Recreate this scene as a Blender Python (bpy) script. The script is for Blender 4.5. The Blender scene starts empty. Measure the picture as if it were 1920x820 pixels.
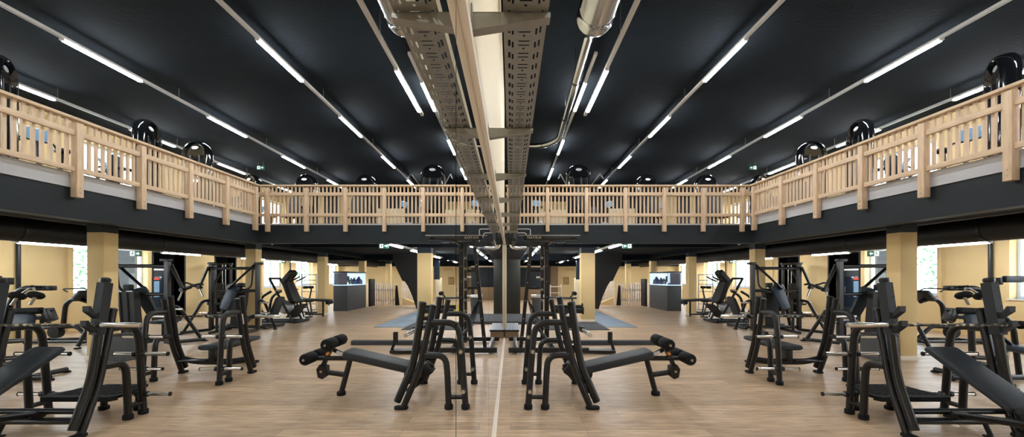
import bpy, bmesh, math, random
from mathutils import Vector, Matrix, Euler
from math import radians, pi, sin, cos
random.seed(7)
SC = bpy.context.scene
COL = SC.collection
V = Vector

# ------------------------------------------------------------------ camera, world, exposure
F = 715.0
cam = bpy.data.cameras.new('camera')
cam.sensor_width = 36.0
cam.lens = F / 1920.0 * 36.0
cam.shift_x = 2.0 / 1920.0
cam.shift_y = 110.0 / 1920.0
cam.clip_start = 0.02
camo = bpy.data.objects.new('camera', cam)
camo.location = (0, 0, 1.6)
camo.rotation_euler = (radians(90), 0, 0)
COL.objects.link(camo)
SC.camera = camo

w = bpy.data.worlds.new('daylight')
SC.world = w
w.use_nodes = True
bg = w.node_tree.nodes['Background']
bg.inputs[0].default_value = (0.86, 0.94, 1.0, 1)
bg.inputs[1].default_value = 2.2
SC.view_settings.view_transform = 'Standard'
SC.view_settings.look = 'None'
SC.view_settings.gamma = 1.0
SC.view_settings.use_curve_mapping = False
SC.view_settings.exposure = 2.25
SC.cycles.max_bounces = 10
SC.cycles.diffuse_bounces = 5
SC.cycles.glossy_bounces = 6
SC.cycles.transparent_max_bounces = 16
LAMP = 22.0

# ------------------------------------------------------------------ materials
MATS = {}
def mat(name, col, rough=0.5, metal=0.0, spec=0.5, noise=0.0, nscale=8.0, bump=0.0, bscale=60.0, emit=None, es=0.0, coat=0.0, stretch=None):
    m = bpy.data.materials.new(name)
    m.use_nodes = True
    nt = m.node_tree
    b = nt.nodes['Principled BSDF']
    b.inputs['Base Color'].default_value = (*col, 1)
    b.inputs['Roughness'].default_value = rough
    b.inputs['Metallic'].default_value = metal
    b.inputs['Specular IOR Level'].default_value = spec
    b.inputs['Coat Weight'].default_value = coat
    if emit:
        b.inputs['Emission Color'].default_value = (*emit, 1)
        b.inputs['Emission Strength'].default_value = es
    tc = None
    if noise or bump:
        tc = nt.nodes.new('ShaderNodeTexCoord')
        mp = nt.nodes.new('ShaderNodeMapping')
        if stretch: mp.inputs['Scale'].default_value = stretch
        nt.links.new(tc.outputs['Object'], mp.inputs[0])
    if noise:
        n = nt.nodes.new('ShaderNodeTexNoise')
        n.inputs['Scale'].default_value = nscale
        n.inputs['Detail'].default_value = 5
        nt.links.new(mp.outputs[0], n.inputs[0])
        mx = nt.nodes.new('ShaderNodeMix'); mx.data_type = 'RGBA'
        mx.inputs[6].default_value = (*[c * (1 - noise) for c in col], 1)
        mx.inputs[7].default_value = (*[min(1, c * (1 + noise)) for c in col], 1)
        nt.links.new(n.outputs[0], mx.inputs[0])
        nt.links.new(mx.outputs[2], b.inputs['Base Color'])
    if bump:
        n2 = nt.nodes.new('ShaderNodeTexNoise')
        n2.inputs['Scale'].default_value = bscale
        n2.inputs['Detail'].default_value = 3
        nt.links.new(mp.outputs[0], n2.inputs[0])
        bp = nt.nodes.new('ShaderNodeBump')
        bp.inputs['Strength'].default_value = bump
        bp.inputs['Distance'].default_value = 0.01
        nt.links.new(n2.outputs[0], bp.inputs['Height'])
        nt.links.new(bp.outputs[0], b.inputs['Normal'])
    MATS[name] = m
    return m

BLACK = mat('black_powder_coat', (0.0048, 0.0060, 0.0082), 0.36, 0.0, 0.5, 0.15, 30)
BLACKM = mat('matt_black', (0.005, 0.0055, 0.0065), 0.6)
VINYL = mat('black_vinyl', (0.012, 0.0175, 0.0245), 0.5, 0, 0.5, 0.1, 20, 0.15, 400)
NAVY = mat('navy_vinyl', (0.022, 0.038, 0.06), 0.45, 0, 0.5, 0.1, 20, 0.1, 300)
RUBBER = mat('rubber', (0.0065, 0.008, 0.0102), 0.75, 0, 0.3)
CHROME = mat('chrome', (0.84, 0.84, 0.82), 0.20, 0.95)
STEEL = mat('brushed_steel', (0.52, 0.52, 0.50), 0.32, 1.0, 0.5, 0.08, 40)
GALV = mat('galvanised_steel', (0.36, 0.36, 0.34), 0.36, 0.85, 0.5, 0.18, 25)
DUCT = mat('bright_duct_metal', (0.54, 0.57, 0.59), 0.16, 1.0)
FOIL = mat('crinkled_foil', (0.75, 0.77, 0.8), 0.22, 1.0, 0.5, 0, 8, 1.0, 60)
YELLOW = mat('ochre_plaster', (0.74, 0.56, 0.29), 0.85, 0, 0.2, 0.05, 3, 0.2, 90)
CREAM = mat('cream_board', (0.70, 0.60, 0.42), 0.6, 0, 0.3, 0.05, 5, 0, 60, None, 0, 0, (6, 0.5, 6))
CEIL = mat('black_ceiling_paint', (0.0068, 0.0102, 0.0142), 0.95, 0, 0.12, 0.25, 2.5, 0.6, 14)
FASC = mat('anthracite_paint', (0.017, 0.024, 0.031), 0.6, 0, 0.3, 0.1, 3)
WHITE = mat('white_paint', (0.72, 0.72, 0.74), 0.5)
GREYW = mat('pale_grey_board', (0.50, 0.51, 0.54), 0.6, 0, 0.3, 0.05, 6)
WINF = mat('blue_white_frame', (0.62, 0.72, 0.84), 0.4)
WOOD = mat('larch_wood', (0.70, 0.535, 0.375), 0.55, 0, 0.3, 0.28, 5, 0.1, 40, None, 0, 0, (5, 5, 0.8))
WOODH = mat('larch_wood_rail', (0.70, 0.535, 0.375), 0.55, 0, 0.3, 0.28, 5, 0.1, 40, None, 0, 0, (0.8, 0.8, 5))
PALEW = mat('white_washed_wood', (0.76, 0.66, 0.57), 0.7, 0, 0.2, 0.15, 6)
TRIMW = mat('pale_wood_trim', (0.84, 0.75, 0.62), 0.5, 0, 0.3, 0.05, 4, 0, 60, None, 0, 0, (8, 0.6, 8))
LAMPM = mat('lamp_diffuser', (0.9, 0.9, 0.9), 0.4, 0, 0.3, 0, 8, 0, 60, (0.96, 0.98, 1.0), LAMP)
RAILW = mat('grey_lamp_rail', (0.55, 0.53, 0.51), 0.45, 0.1)
GLOSS = mat('gloss_black_plastic', (0.006, 0.007, 0.009), 0.08, 0, 0.6, 0, 8, 0, 60, None, 0, 0.6)
GREYD = mat('slate_grey_board', (0.052, 0.060, 0.068), 0.5)
MATG = mat('dark_grey_mat', (0.055, 0.060, 0.070), 0.8, 0, 0.3, 0.15, 40)
MATB = mat('blue_grey_mat', (0.22, 0.27, 0.33), 0.75, 0, 0.3, 0.15, 40)
GREENS = mat('exit_green', (0.010, 0.07, 0.045), 0.4, 0, 0.5, 0, 8, 0, 60, (0.01, 0.14, 0.08), 0.10)
WHITES = mat('sign_white', (0.8, 0.85, 0.82), 0.4, 0, 0.5, 0, 8, 0, 60, (0.8, 0.9, 0.85), 0.15)
BLUEB = mat('blue_plastic', (0.02, 0.035, 0.30), 0.35)
YELB = mat('lime_yellow_plastic', (0.72, 0.68, 0.03), 0.45)
BROWN = mat('brown_board', (0.25, 0.165, 0.10), 0.7, 0, 0.3, 0.1, 8)
ORANGE = mat('orange_plastic', (0.85, 0.30, 0.03), 0.4)
REDS = mat('red_sign', (0.55, 0.05, 0.03), 0.4, 0, 0.5, 0, 8, 0, 60, (0.8, 0.12, 0.08), 0.12)
SCREEN = mat('lit_blue_screen', (0.05, 0.08, 0.12), 0.2, 0, 0.5, 0, 8, 0, 60, (0.25, 0.42, 0.6), 0.16)
AQUA = mat('aquarium_blue', (0.03, 0.05, 0.17), 0.4, 0, 0.5, 0.5, 6)
AQUAW = mat('aquarium_white_back', (0.7, 0.75, 0.72), 0.5, 0, 0.3, 0, 8, 0, 60, (0.8, 0.9, 0.85), 0.35)
LEAF = mat('leaf', (0.08, 0.26, 0.10), 0.6, 0, 0.3, 0.6, 1.5)
BARK = mat('bark', (0.12, 0.08, 0.05), 0.9)
LETTER = mat('brown_letters', (0.42, 0.27, 0.10), 0.7)
CLAD = mat('black_cladding', (0.017, 0.019, 0.016), 0.55, 0, 0.3, 0.2, 3)
LOGO = mat('silver_logo', (0.75, 0.76, 0.78), 0.25, 0.6)
SCREENB = mat('dark_blue_screen', (0.025, 0.04, 0.065), 0.15)
CAMOB = mat('camouflage_bar', (0.08, 0.075, 0.05), 0.5)
_nt = CAMOB.node_tree
_tc = _nt.nodes.new('ShaderNodeTexCoord'); _n = _nt.nodes.new('ShaderNodeTexNoise'); _n.inputs['Scale'].default_value = 22; _n.inputs['Detail'].default_value = 1
_cr = _nt.nodes.new('ShaderNodeValToRGB'); _cr.color_ramp.interpolation = 'CONSTANT'
_cr.color_ramp.elements[0].color = (0.015, 0.014, 0.012, 1)
_cr.color_ramp.elements[1].position = 0.5; _cr.color_ramp.elements[1].color = (0.11, 0.10, 0.06, 1)
_e = _cr.color_ramp.elements.new(0.6); _e.color = (0.5, 0.48, 0.40, 1)
_nt.links.new(_tc.outputs['Object'], _n.inputs[0]); _nt.links.new(_n.outputs[0], _cr.inputs[0])
_nt.links.new(_cr.outputs[0], _nt.nodes['Principled BSDF'].inputs['Base Color'])

def floor_mat():
    m = bpy.data.materials.new('oak_plank_floor'); m.use_nodes = True
    nt = m.node_tree; b = nt.nodes['Principled BSDF']; L = nt.links.new
    tc = nt.nodes.new('ShaderNodeTexCoord')
    br = nt.nodes.new('ShaderNodeTexBrick')
    br.offset = 0.37; br.offset_frequency = 2
    br.inputs['Scale'].default_value = 1.0
    br.inputs['Brick Width'].default_value = 1.25
    br.inputs['Row Height'].default_value = 0.19
    br.inputs['Mortar Size'].default_value = 0.0022
    br.inputs['Mortar Smooth'].default_value = 0.1
    br.inputs['Bias'].default_value = 0.0
    br.inputs['Color1'].default_value = (0.67, 0.495, 0.335, 1)
    br.inputs['Color2'].default_value = (0.50, 0.36, 0.24, 1)
    br.inputs['Mortar'].default_value = (0.30, 0.21, 0.145, 1)
    L(tc.outputs['Object'], br.inputs['Vector'])
    mp = nt.nodes.new('ShaderNodeMapping'); mp.inputs['Scale'].default_value = (1.2, 14, 1)
    L(tc.outputs['Object'], mp.inputs[0])
    n = nt.nodes.new('ShaderNodeTexNoise'); n.inputs['Scale'].default_value = 2.2; n.inputs['Detail'].default_value = 7; n.inputs['Roughness'].default_value = 0.65
    L(mp.outputs[0], n.inputs[0])
    cr = nt.nodes.new('ShaderNodeValToRGB')
    cr.color_ramp.elements[0].position = 0.3; cr.color_ramp.elements[0].color = (0.50, 0.455, 0.41, 1)
    cr.color_ramp.elements[1].position = 0.72; cr.color_ramp.elements[1].color = (1.24, 1.23, 1.20, 1)
    L(n.outputs[0], cr.inputs[0])
    mx = nt.nodes.new('ShaderNodeMix'); mx.data_type = 'RGBA'; mx.blend_type = 'MULTIPLY'; mx.inputs[0].default_value = 1.0
    L(br.outputs['Color'], mx.inputs[6]); L(cr.outputs[0], mx.inputs[7])
    L(mx.outputs[2], b.inputs['Base Color'])
    b.inputs['Roughness'].default_value = 0.38
    b.inputs['Specular IOR Level'].default_value = 0.4
    return m
FLOORM = floor_mat()

def glass_mat(name, tint=(0.95, 0.98, 1.0), refl=0.12):
    m = bpy.data.materials.new(name); m.use_nodes = True
    nt = m.node_tree
    for n in list(nt.nodes): nt.nodes.remove(n)
    out = nt.nodes.new('ShaderNodeOutputMaterial')
    t = nt.nodes.new('ShaderNodeBsdfTransparent'); t.inputs[0].default_value = (*tint, 1)
    g = nt.nodes.new('ShaderNodeBsdfGlossy'); g.inputs['Roughness'].default_value = 0.03
    mx = nt.nodes.new('ShaderNodeMixShader'); mx.inputs[0].default_value = refl
    nt.links.new(t.outputs[0], mx.inputs[1]); nt.links.new(g.outputs[0], mx.inputs[2]); nt.links.new(mx.outputs[0], out.inputs[0])
    return m
GLASS = glass_mat('window_glass', (0.93, 0.97, 1.0), 0.06)
TANKG = glass_mat('tank_glass', (0.75, 0.84, 0.95), 0.08)
MIRROR = bpy.data.materials.new('mirror_silver'); MIRROR.use_nodes = True
_b = MIRROR.node_tree.nodes['Principled BSDF']
_b.inputs['Base Color'].default_value = (0.93, 0.94, 0.93, 1); _b.inputs['Metallic'].default_value = 1.0; _b.inputs['Roughness'].default_value = 0.0

# ------------------------------------------------------------------ mesh builder
class MB:
    def __init__(s):
        s.bm = bmesh.new()
    def _mi(s, faces, mi):
        if mi:
            for f in faces: f.material_index = mi
    def box(s, c, size, rot=None, bev=0.0, mi=0, seg=1):
        r = bmesh.ops.create_cube(s.bm, size=1.0)
        vs = r['verts']
        M = Matrix.Translation(V(c)) @ ((rot if isinstance(rot, Matrix) else Euler(rot).to_matrix().to_4x4()) if rot is not None else Matrix()) @ Matrix.Diagonal((*size, 1))
        for v in vs: v.co = M @ v.co
        fs = set(f for v in vs for f in v.link_faces)
        s._mi(fs, mi)
        if bev:
            es = list(set(e for v in vs for e in v.link_edges))
            rr = bmesh.ops.bevel(s.bm, geom=es, offset=bev, segments=seg + 1, affect='EDGES', profile=0.5)
            s._mi(rr['faces'], mi)
        return s
    def b2(s, lo, hi, bev=0.0, mi=0):
        lo, hi = V(lo), V(hi)
        return s.box((lo + hi) / 2, [abs(hi[i] - lo[i]) for i in range(3)], None, bev, mi)
    def _fil(s, pts, fil, n=6):
        pts = [V(p) for p in pts]
        if not fil: return pts
        out = [pts[0]]
        for i in range(1, len(pts) - 1):
            p, a, b = pts[i], pts[i - 1], pts[i + 1]
            f = fil[i - 1] if isinstance(fil, (list, tuple)) else fil
            da, db = (a - p), (b - p)
            d = min(f, da.length * 0.48, db.length * 0.48)
            if d < 1e-5 or da.angle(db) > pi - 0.03:
                out.append(p); continue
            A, B = p + da.normalized() * d, p + db.normalized() * d
            for k in range(n + 1):
                t = k / n
                out.append(A * (1 - t) ** 2 + p * 2 * t * (1 - t) + B * t * t)
        out.append(pts[-1])
        return out
    def tube(s, pts, r, seg=10, fil=0, mi=0, up=None, square=False, cap=True, nf=6):
        """sweep a round (or oval, or rectangular) section along a path; r = radius or (along normal, along up)"""
        pts = s._fil(pts, fil, nf)
        ra, rb = (r, r) if not isinstance(r, (tuple, list)) else r
        ts = []
        for i in range(len(pts)):
            a = pts[max(0, i - 1)]; b = pts[min(len(pts) - 1, i + 1)]
            if 0 < i < len(pts) - 1:
                t = (pts[i] - a).normalized() + (b - pts[i]).normalized()
            else: t = b - a
            ts.append(t.normalized())
        u = V(up) if up is not None else (V((0, 0, 1)) if abs(ts[0].z) < 0.9 else V((0, 1, 0)))
        rings = []
        for i, p in enumerate(pts):
            t = ts[i]
            u = (u - t * u.dot(t))
            if u.length < 1e-4: u = t.orthogonal()
            u.normalize()
            n = t.cross(u).normalized()
            k = 1.0
            if 0 < i < len(pts) - 1:
                c = (pts[i] - pts[i - 1]).normalized().dot(t)
                k = 1 / max(c, 0.6)
            if square:
                sec = [(1, 1), (-1, 1), (-1, -1), (1, -1)]
                rings.append([s.bm.verts.new(p + n * x * ra * k + u * y * rb * k) for x, y in sec])
            else:
                rings.append([s.bm.verts.new(p + n * cos(2 * pi * j / seg) * ra * k + u * sin(2 * pi * j / seg) * rb * k) for j in range(seg)])
        m = len(rings[0]); fs = []
        for i in range(len(rings) - 1):
            for j in range(m):
                fs.append(s.bm.faces.new((rings[i][j], rings[i][(j + 1) % m], rings[i + 1][(j + 1) % m], rings[i + 1][j])))
        if cap:
            fs.append(s.bm.faces.new(list(reversed(rings[0])))); fs.append(s.bm.faces.new(rings[-1]))
        s._mi(fs, mi)
        return s
    def bar(s, p, q, wx, wz, mi=0, up=None):
        return s.tube([p, q], (wx / 2, wz / 2), square=True, mi=mi, up=up)
    def cyl(s, p, q, r, r2=None, seg=14, mi=0):
        p, q = V(p), V(q); r2 = r if r2 is None else r2
        d = (q - p).normalized(); u = d.orthogonal().normalized(); n = d.cross(u)
        A = [s.bm.verts.new(p + (u * cos(2 * pi * j / seg) + n * sin(2 * pi * j / seg)) * r) for j in range(seg)]
        B = [s.bm.verts.new(q + (u * cos(2 * pi * j / seg) + n * sin(2 * pi * j / seg)) * r2) for j in range(seg)]
        fs = [s.bm.faces.new((A[j], A[(j + 1) % seg], B[(j + 1) % seg], B[j])) for j in range(seg)]
        fs += [s.bm.faces.new(list(reversed(A))), s.bm.faces.new(B)]
        s._mi(fs, mi)
        return s
    def lathe(s, prof, org=(0, 0, 0), axis=(0, 0, 1), seg=20, mi=0):
        org = V(org); d = V(axis).normalized(); u = d.orthogonal().normalized(); n = d.cross(u)
        rings = []
        for r, z in prof:
            rings.append([s.bm.verts.new(org + d * z + (u * cos(2 * pi * j / seg) + n * sin(2 * pi * j / seg)) * max(r, 1e-4)) for j in range(seg)])
        fs = []
        for i in range(len(rings) - 1):
            for j in range(seg):
                fs.append(s.bm.faces.new((rings[i][j], rings[i][(j + 1) % seg], rings[i + 1][(j + 1) % seg], rings[i + 1][j])))
        fs += [s.bm.faces.new(list(reversed(rings[0]))), s.bm.faces.new(rings[-1])]
        s._mi(fs, mi)
        return s
    def prism(s, pts, vec, mi=0):
        """flat outline (3-D points) pushed along vec"""
        vec = V(vec)
        A = [s.bm.verts.new(V(p)) for p in pts]; B = [s.bm.verts.new(V(p) + vec) for p in pts]
        n = len(pts)
        fs = [s.bm.faces.new(list(reversed(A))), s.bm.faces.new(B)]
        fs += [s.bm.faces.new((A[i], A[(i + 1) % n], B[(i + 1) % n], B[i])) for i in range(n)]
        s._mi(fs, mi)
        return s
    def pad(s, M, lx, ly, lz, bev=0.02, corner=0.04, mi=0, taper=1.0):
        """upholstered pad: rounded rectangle slab, M places it (x length, y width, z up)"""
        N = 5; out = []
        for sx, sy, a0 in ((1, 1, 0), (-1, 1, 90), (-1, -1, 180), (1, -1, 270)):
            for k in range(N + 1):
                a = radians(a0 + 90 * k / N)
                x = sx * (lx / 2 - corner) + cos(a) * corner
                y = (sy * (ly / 2 - corner) + sin(a) * corner)
                if x > 0: y *= taper
                out.append((x, y))
        lv = [(1 - bev * 1.2 / (min(lx, ly) / 2), -lz / 2), (1, -lz / 2 + bev), (1, lz / 2 - bev), (1 - bev * 0.35 / (min(lx, ly) / 2), lz / 2 - bev * 0.3), (1 - bev * 1.2 / (min(lx, ly) / 2), lz / 2)]
        rings = []
        for k, z in lv:
            ox = lx / 2 * (1 - k) if True else 0
            d = (1 - k) * min(lx, ly) / 2
            rings.append([s.bm.verts.new(M @ V((x * (1 - 2 * d / lx), y * (1 - 2 * d / ly), z))) for x, y in out])
        n = len(out); fs = []
        for i in range(len(rings) - 1):
            for j in range(n):
                fs.append(s.bm.faces.new((rings[i][j], rings[i][(j + 1) % n], rings[i + 1][(j + 1) % n], rings[i + 1][j])))
        fs += [s.bm.faces.new(list(reversed(rings[0]))), s.bm.faces.new(rings[-1])]
        s._mi(fs, mi)
        return s
    def build(s, name, mats, parent=None, smooth=True, ang=38):
        bmesh.ops.recalc_face_normals(s.bm, faces=s.bm.faces)
        me = bpy.data.meshes.new(name)
        s.bm.to_mesh(me); s.bm.free()
        for m in (mats if isinstance(mats, (list, tuple)) else [mats]): me.materials.append(m)
        if smooth:
            me.polygons.foreach_set('use_smooth', [True] * len(me.polygons))
            me.set_sharp_from_angle(angle=radians(ang))
        o = bpy.data.objects.new(name, me)
        COL.objects.link(o)
        if parent is not None: o.parent = parent
        return o

def tag(o, label, cat, group=None, kind=None):
    if label: o['label'] = label
    if cat: o['category'] = cat
    if group: o['group'] = group
    if kind: o['kind'] = kind
    return o
def thing(name, label, cat, loc=(0, 0, 0), rz=0.0, group=None):
    o = bpy.data.objects.new(name, None); COL.objects.link(o)
    o.empty_display_size = 0.1
    o.location = loc; o.rotation_euler = (0, 0, rz)
    return tag(o, label, cat, group)
def struct(o):
    o['kind'] = 'structure'
    return o
def kids(o): return [c for c in bpy.data.objects if c.parent == o]
def dup(root, loc, rz, label, group=None, skip=()):
    r = root.copy(); COL.objects.link(r); r.location = loc; r.rotation_euler = (0, 0, rz)
    r['label'] = label
    if group: r['group'] = group
    for ch in kids(root):
        if ch.name.split('.')[0] in skip: continue
        c = ch.copy(); COL.objects.link(c); c.parent = r
        for g in kids(ch):
            d = g.copy(); COL.objects.link(d); d.parent = c
    return r
def axes(px, py, pz, o):
    """matrix from three axes and an origin"""
    return Matrix(((px[0], py[0], pz[0], o[0]), (px[1], py[1], pz[1], o[1]), (px[2], py[2], pz[2], o[2]), (0, 0, 0, 1)))
def frame(a, b, side=(0, 1, 0), off=0.0):
    """x from a to b, y about side, origin halfway, pushed off along z"""
    a, b = V(a), V(b); x = (b - a).normalized(); y = V(side); z = x.cross(y).normalized(); y = z.cross(x).normalized()
    return axes(x, y, z, (a + b) / 2 + z * off)
def text_mesh(txt, size, depth):
    cu = bpy.data.curves.new('lettering', 'FONT'); cu.body = txt; cu.size = size; cu.extrude = depth; cu.align_x = 'CENTER'; cu.align_y = 'CENTER'
    cu.space_character = 1.15
    o = bpy.data.objects.new('lettering', cu); COL.objects.link(o)
    dg = bpy.context.evaluated_depsgraph_get()
    me = bpy.data.meshes.new_from_object(o.evaluated_get(dg))
    bpy.data.objects.remove(o); bpy.data.curves.remove(cu)
    return me
def text_obj(name, txt, size, depth, material, parent, M):
    me = text_mesh(txt, size, depth)
    me.materials.clear(); me.materials.append(material)
    me.transform(M)
    o = bpy.data.objects.new(name, me); COL.objects.link(o)
    if parent: o.parent = parent
    return o

# ------------------------------------------------------------------ the shell
MX = -0.17            # mirror plane
XR = 12.6             # window wall
YB, YF = -5.0, 29.0
ZC = 6.3              # hall ceiling
ZL = 2.80             # ceiling under the balcony
BX, BY = 6.83, 10.8   # balcony edges
ZB = 3.11             # balcony floor
def box_struct(name, lo, hi, m, bev=0):
    return struct(MB().b2(lo, hi, bev).build(name, m))
box_struct('floor', (-1.0, YB, -0.2), (XR + 0.4, YF + 0.3, 0.0), FLOORM)
box_struct('ceiling', (-1.0, YB, ZC), (XR + 0.4, YF + 0.3, ZC + 0.2), CEIL)
box_struct('wall_back', (-1.0, YB - 0.2, 0), (XR + 0.4, YB, ZC), YELLOW)
box_struct('wall_far', (-1.0, YF, 0), (XR + 0.4, YF + 0.3, ZC), YELLOW)
# mirror wall: plaster above, mirror panes below, then a return beyond the end of the mirror
m = MB(); m.b2((-0.45, YB, 0), (MX - 0.012, 10.12, 2.46)); m.b2((-0.45, YB, 2.46), (MX, 10.12, ZC)); m.b2((-1.0, 10.12, 0), (-0.75, YF, ZC)); m.b2((-0.75, 10.0, 0), (-0.45, 10.12, ZC))
struct(m.build('wall_left', CREAM))
seams = [YB + 0.02, -0.55, 1.18, 2.91, 4.64, 6.37, 8.10, 10.10]
for i in range(len(seams) - 1):
    m = MB(); m.b2((MX - 0.010, seams[i] + 0.006, 0.02), (MX, seams[i + 1] - 0.006, 2.46))
    o = m.build('wall_mirror', MIRROR, smooth=False); struct(o)
m = MB(); m.b2((MX, YB, 2.46), (MX + 0.030, 10.12, 2.50), 0.002); m.b2((MX, YB, 2.50), (MX + 0.022, 10.12, 2.54), 0.002)
struct(m.build('trim_1', TRIMW))
m = MB(); m.b2((MX, YB, 0), (MX + 0.022, 10.1, 0.022), 0.002)
struct(m.build('trim_2', TRIMW))
m = MB(); m.b2((MX - 0.02, 10.1, 0), (MX + 0.055, 10.16, 2.46), 0.003)
struct(m.build('trim_3', CREAM))

# window wall
LOW = [(-4.2, -1.9), (-0.4, 1.9), (3.4, 5.7), (7.34, 9.64), (11.28, 13.59), (20.0, 21.7), (23.0, 24.9), (27.2, 28.6)]
UPW = [(-4.2, -1.9), (-0.4, 1.9), (3.4, 5.7), (7.34, 9.64), (11.28, 13.59), (15.2, 17.5), (19.6, 21.9), (23.2, 25.0), (26.6, 28.5)]
DRS = [(13.8, 15.09), (16.7, 17.9)]
m = MB()
def wall_band(z0, z1, ops):
    """ops: (y0, y1, z0, z1) openings inside a horizontal band of the wall"""
    y = YB
    for a, b, c, d in sorted(ops):
        m.b2((XR, y, z0), (XR + 0.38, a, z1))
        if c > z0: m.b2((XR, a, z0), (XR + 0.38, b, c))
        if d < z1: m.b2((XR, a, d), (XR + 0.38, b, z1))
        y = b
    m.b2((XR, y, z0), (XR + 0.38, YF + 0.3, z1))
wall_band(0, ZB, [(a, b, 1.05, 2.58) for a, b in LOW] + [(a, b, 0, 2.5) for a, b in DRS])
wall_band(ZB, ZC, [(a, b, 4.0, 5.75) for a, b in UPW])
struct(m.build('wall_right', YELLOW))
def window(n, a, b, z0, z1):
    m = MB()
    x0, x1 = XR + 0.20, XR + 0.27
    t = 0.07
    m.b2((x0, a, z0), (x1, b, z0 + t)); m.b2((x0, a, z1 - t), (x1, b, z1))
    m.b2((x0, a, z0 + t), (x1, a + t, z1 - t)); m.b2((x0, b - t, z0 + t), (x1, b, z1 - t))
    k = 2
    for i in range(1, k):
        y = a + (b - a) * i / k
        m.b2((x0, y - 0.06, z0 + t), (x1, y + 0.06, z1 - t))
    m.b2((x0 - 0.03, (a + b) / 2 - 0.012, z0 + 0.7), (x0, (a + b) / 2 + 0.012, z0 + 0.84), 0.004)
    fr = struct(m.build('window_%d' % n, WINF))
    MB().b2((XR + 0.23, a + t, z0 + t), (XR + 0.236, b - t, z1 - t)).build('pane', GLASS, fr)
    s = MB(); s.b2((XR - 0.04, a - 0.03, z0 - 0.03), (XR + 0.2, b + 0.03, z0), 0.006); s.build('sill', WHITE, fr)
n = 0
for a, b in LOW: n += 1; window(n, a, b, 1.05, 2.58)
for a, b in UPW: n += 1; window(n, a, b, 4.0, 5.75)
for i, (a, b) in enumerate(DRS):
    m = MB()
    m.b2((XR + 0.38, a - 0.1, 0), (XR + 1.6, a, 2.6)); m.b2((XR + 0.38, b, 0), (XR + 1.6, b + 0.1, 2.6)); m.b2((XR + 1.5, a, 0), (XR + 1.6, b, 2.6)); m.b2((XR + 0.38, a, 2.5), (XR + 1.5, b, 2.6))
    m.b2((XR + 0.38, a, -0.1), (XR + 1.5, b, 0.0))
    m.b2((XR - 0.02, a - 0.06, 0), (XR + 0.38, a, 2.56)); m.b2((XR - 0.02, b, 0), (XR + 0.38, b + 0.06, 2.56)); m.b2((XR - 0.02, a, 2.5), (XR + 0.38, b, 2.56))
    struct(m.build('door_%d' % (i + 1), BLACKM))

# balcony
m = MB(); m.b2((BX, YB, ZL), (XR, YF, ZB)); m.b2((-0.75, BY, ZL), (BX, YF, ZB))
struct(m.build('floor_balcony', CEIL))
m = MB()
m.b2((-0.17, BY - 0.008, 2.56), (BX - 0.008, BY + 0.25, ZB + 0.003)); m.b2((BX - 0.008, YB, 2.56), (BX + 0.25, BY + 0.25, ZB + 0.003))
struct(m.build('wall_balcony_fascia', FASC))
m = MB(); m.b2((-0.17, BY - 0.016, ZB - 0.035), (BX - 0.03, BY - 0.004, ZB + 0.006)); m.b2((BX - 0.03, YB, ZB - 0.05), (BX, BY - 0.012, ZB - 0.02)); m.b2((BX - 0.022, YB, ZB - 0.02), (BX, BY - 0.012, 3.31))
struct(m.build('trim_4', GREYW))
# beams under the balcony
m = MB()
m.b2((7.40, YB, 2.62), (7.80, YF, ZL)); m.b2((-0.75, 13.5, 2.66), (7.4, 13.95, ZL)); m.b2((7.8, 19.9, 2.5), (XR, 20.5, ZL)); m.b2((-0.75, 20.2, 2.5), (7.4, 20.6, ZL)); m.b2((-0.75, 28.6, 2.42), (XR, YF, ZL))
m.b2((12.2, YB, 2.60), (XR, YF, ZL))
struct(m.build('ceiling_beams', CEIL))
# columns
def column(x0, x1, y0, y1, cap):
    m = MB(); m.b2((x0, y0, 0.09), (x1, y1, cap), 0.006)
    o = struct(m.build('column', YELLOW))
    MB().b2((x0 - 0.002, y0 - 0.002, cap), (x1 + 0.002, y1 + 0.002, ZL)).build('capital', FASC, o)
    MB().b2((x0 - 0.008, y0 - 0.008, 0), (x1 + 0.008, y1 + 0.008, 0.09), 0.003).build('skirting', TRIMW, o)
for y in (-1.4, 2.94, 7.29, 11.64, 15.97, 20.3, 24.65):
    column(7.45, 7.77, y, y + 0.28, 2.46)
column(2.51, 3.0, 13.6, 13.95, 2.46)
# black clad column and its flared head at the end of the mirror
m = MB(); m.b2((-0.20, 16.3, 0), (0.40, 16.8, 2.36), 0.01)
o = struct(m.build('column_black', CLAD))
m = MB()
A = [V((-0.2, 16.3, 2.36)), V((0.4, 16.3, 2.36)), V((0.4, 16.8, 2.36)), V((-0.2, 16.8, 2.36))]
B = [V((-0.55, 15.9, ZL)), V((0.75, 15.9, ZL)), V((0.75, 17.2, ZL)), V((-0.55, 17.2, ZL))]
va = [m.bm.verts.new(p) for p in A]; vb = [m.bm.verts.new(p) for p in B]
for i in range(4): m.bm.faces.new((va[i], va[(i + 1) % 4], vb[(i + 1) % 4], vb[i]))
m.bm.faces.new(va[::-1]); m.bm.faces.new(vb)
m.build('capital', BLACKM, o)

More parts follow.
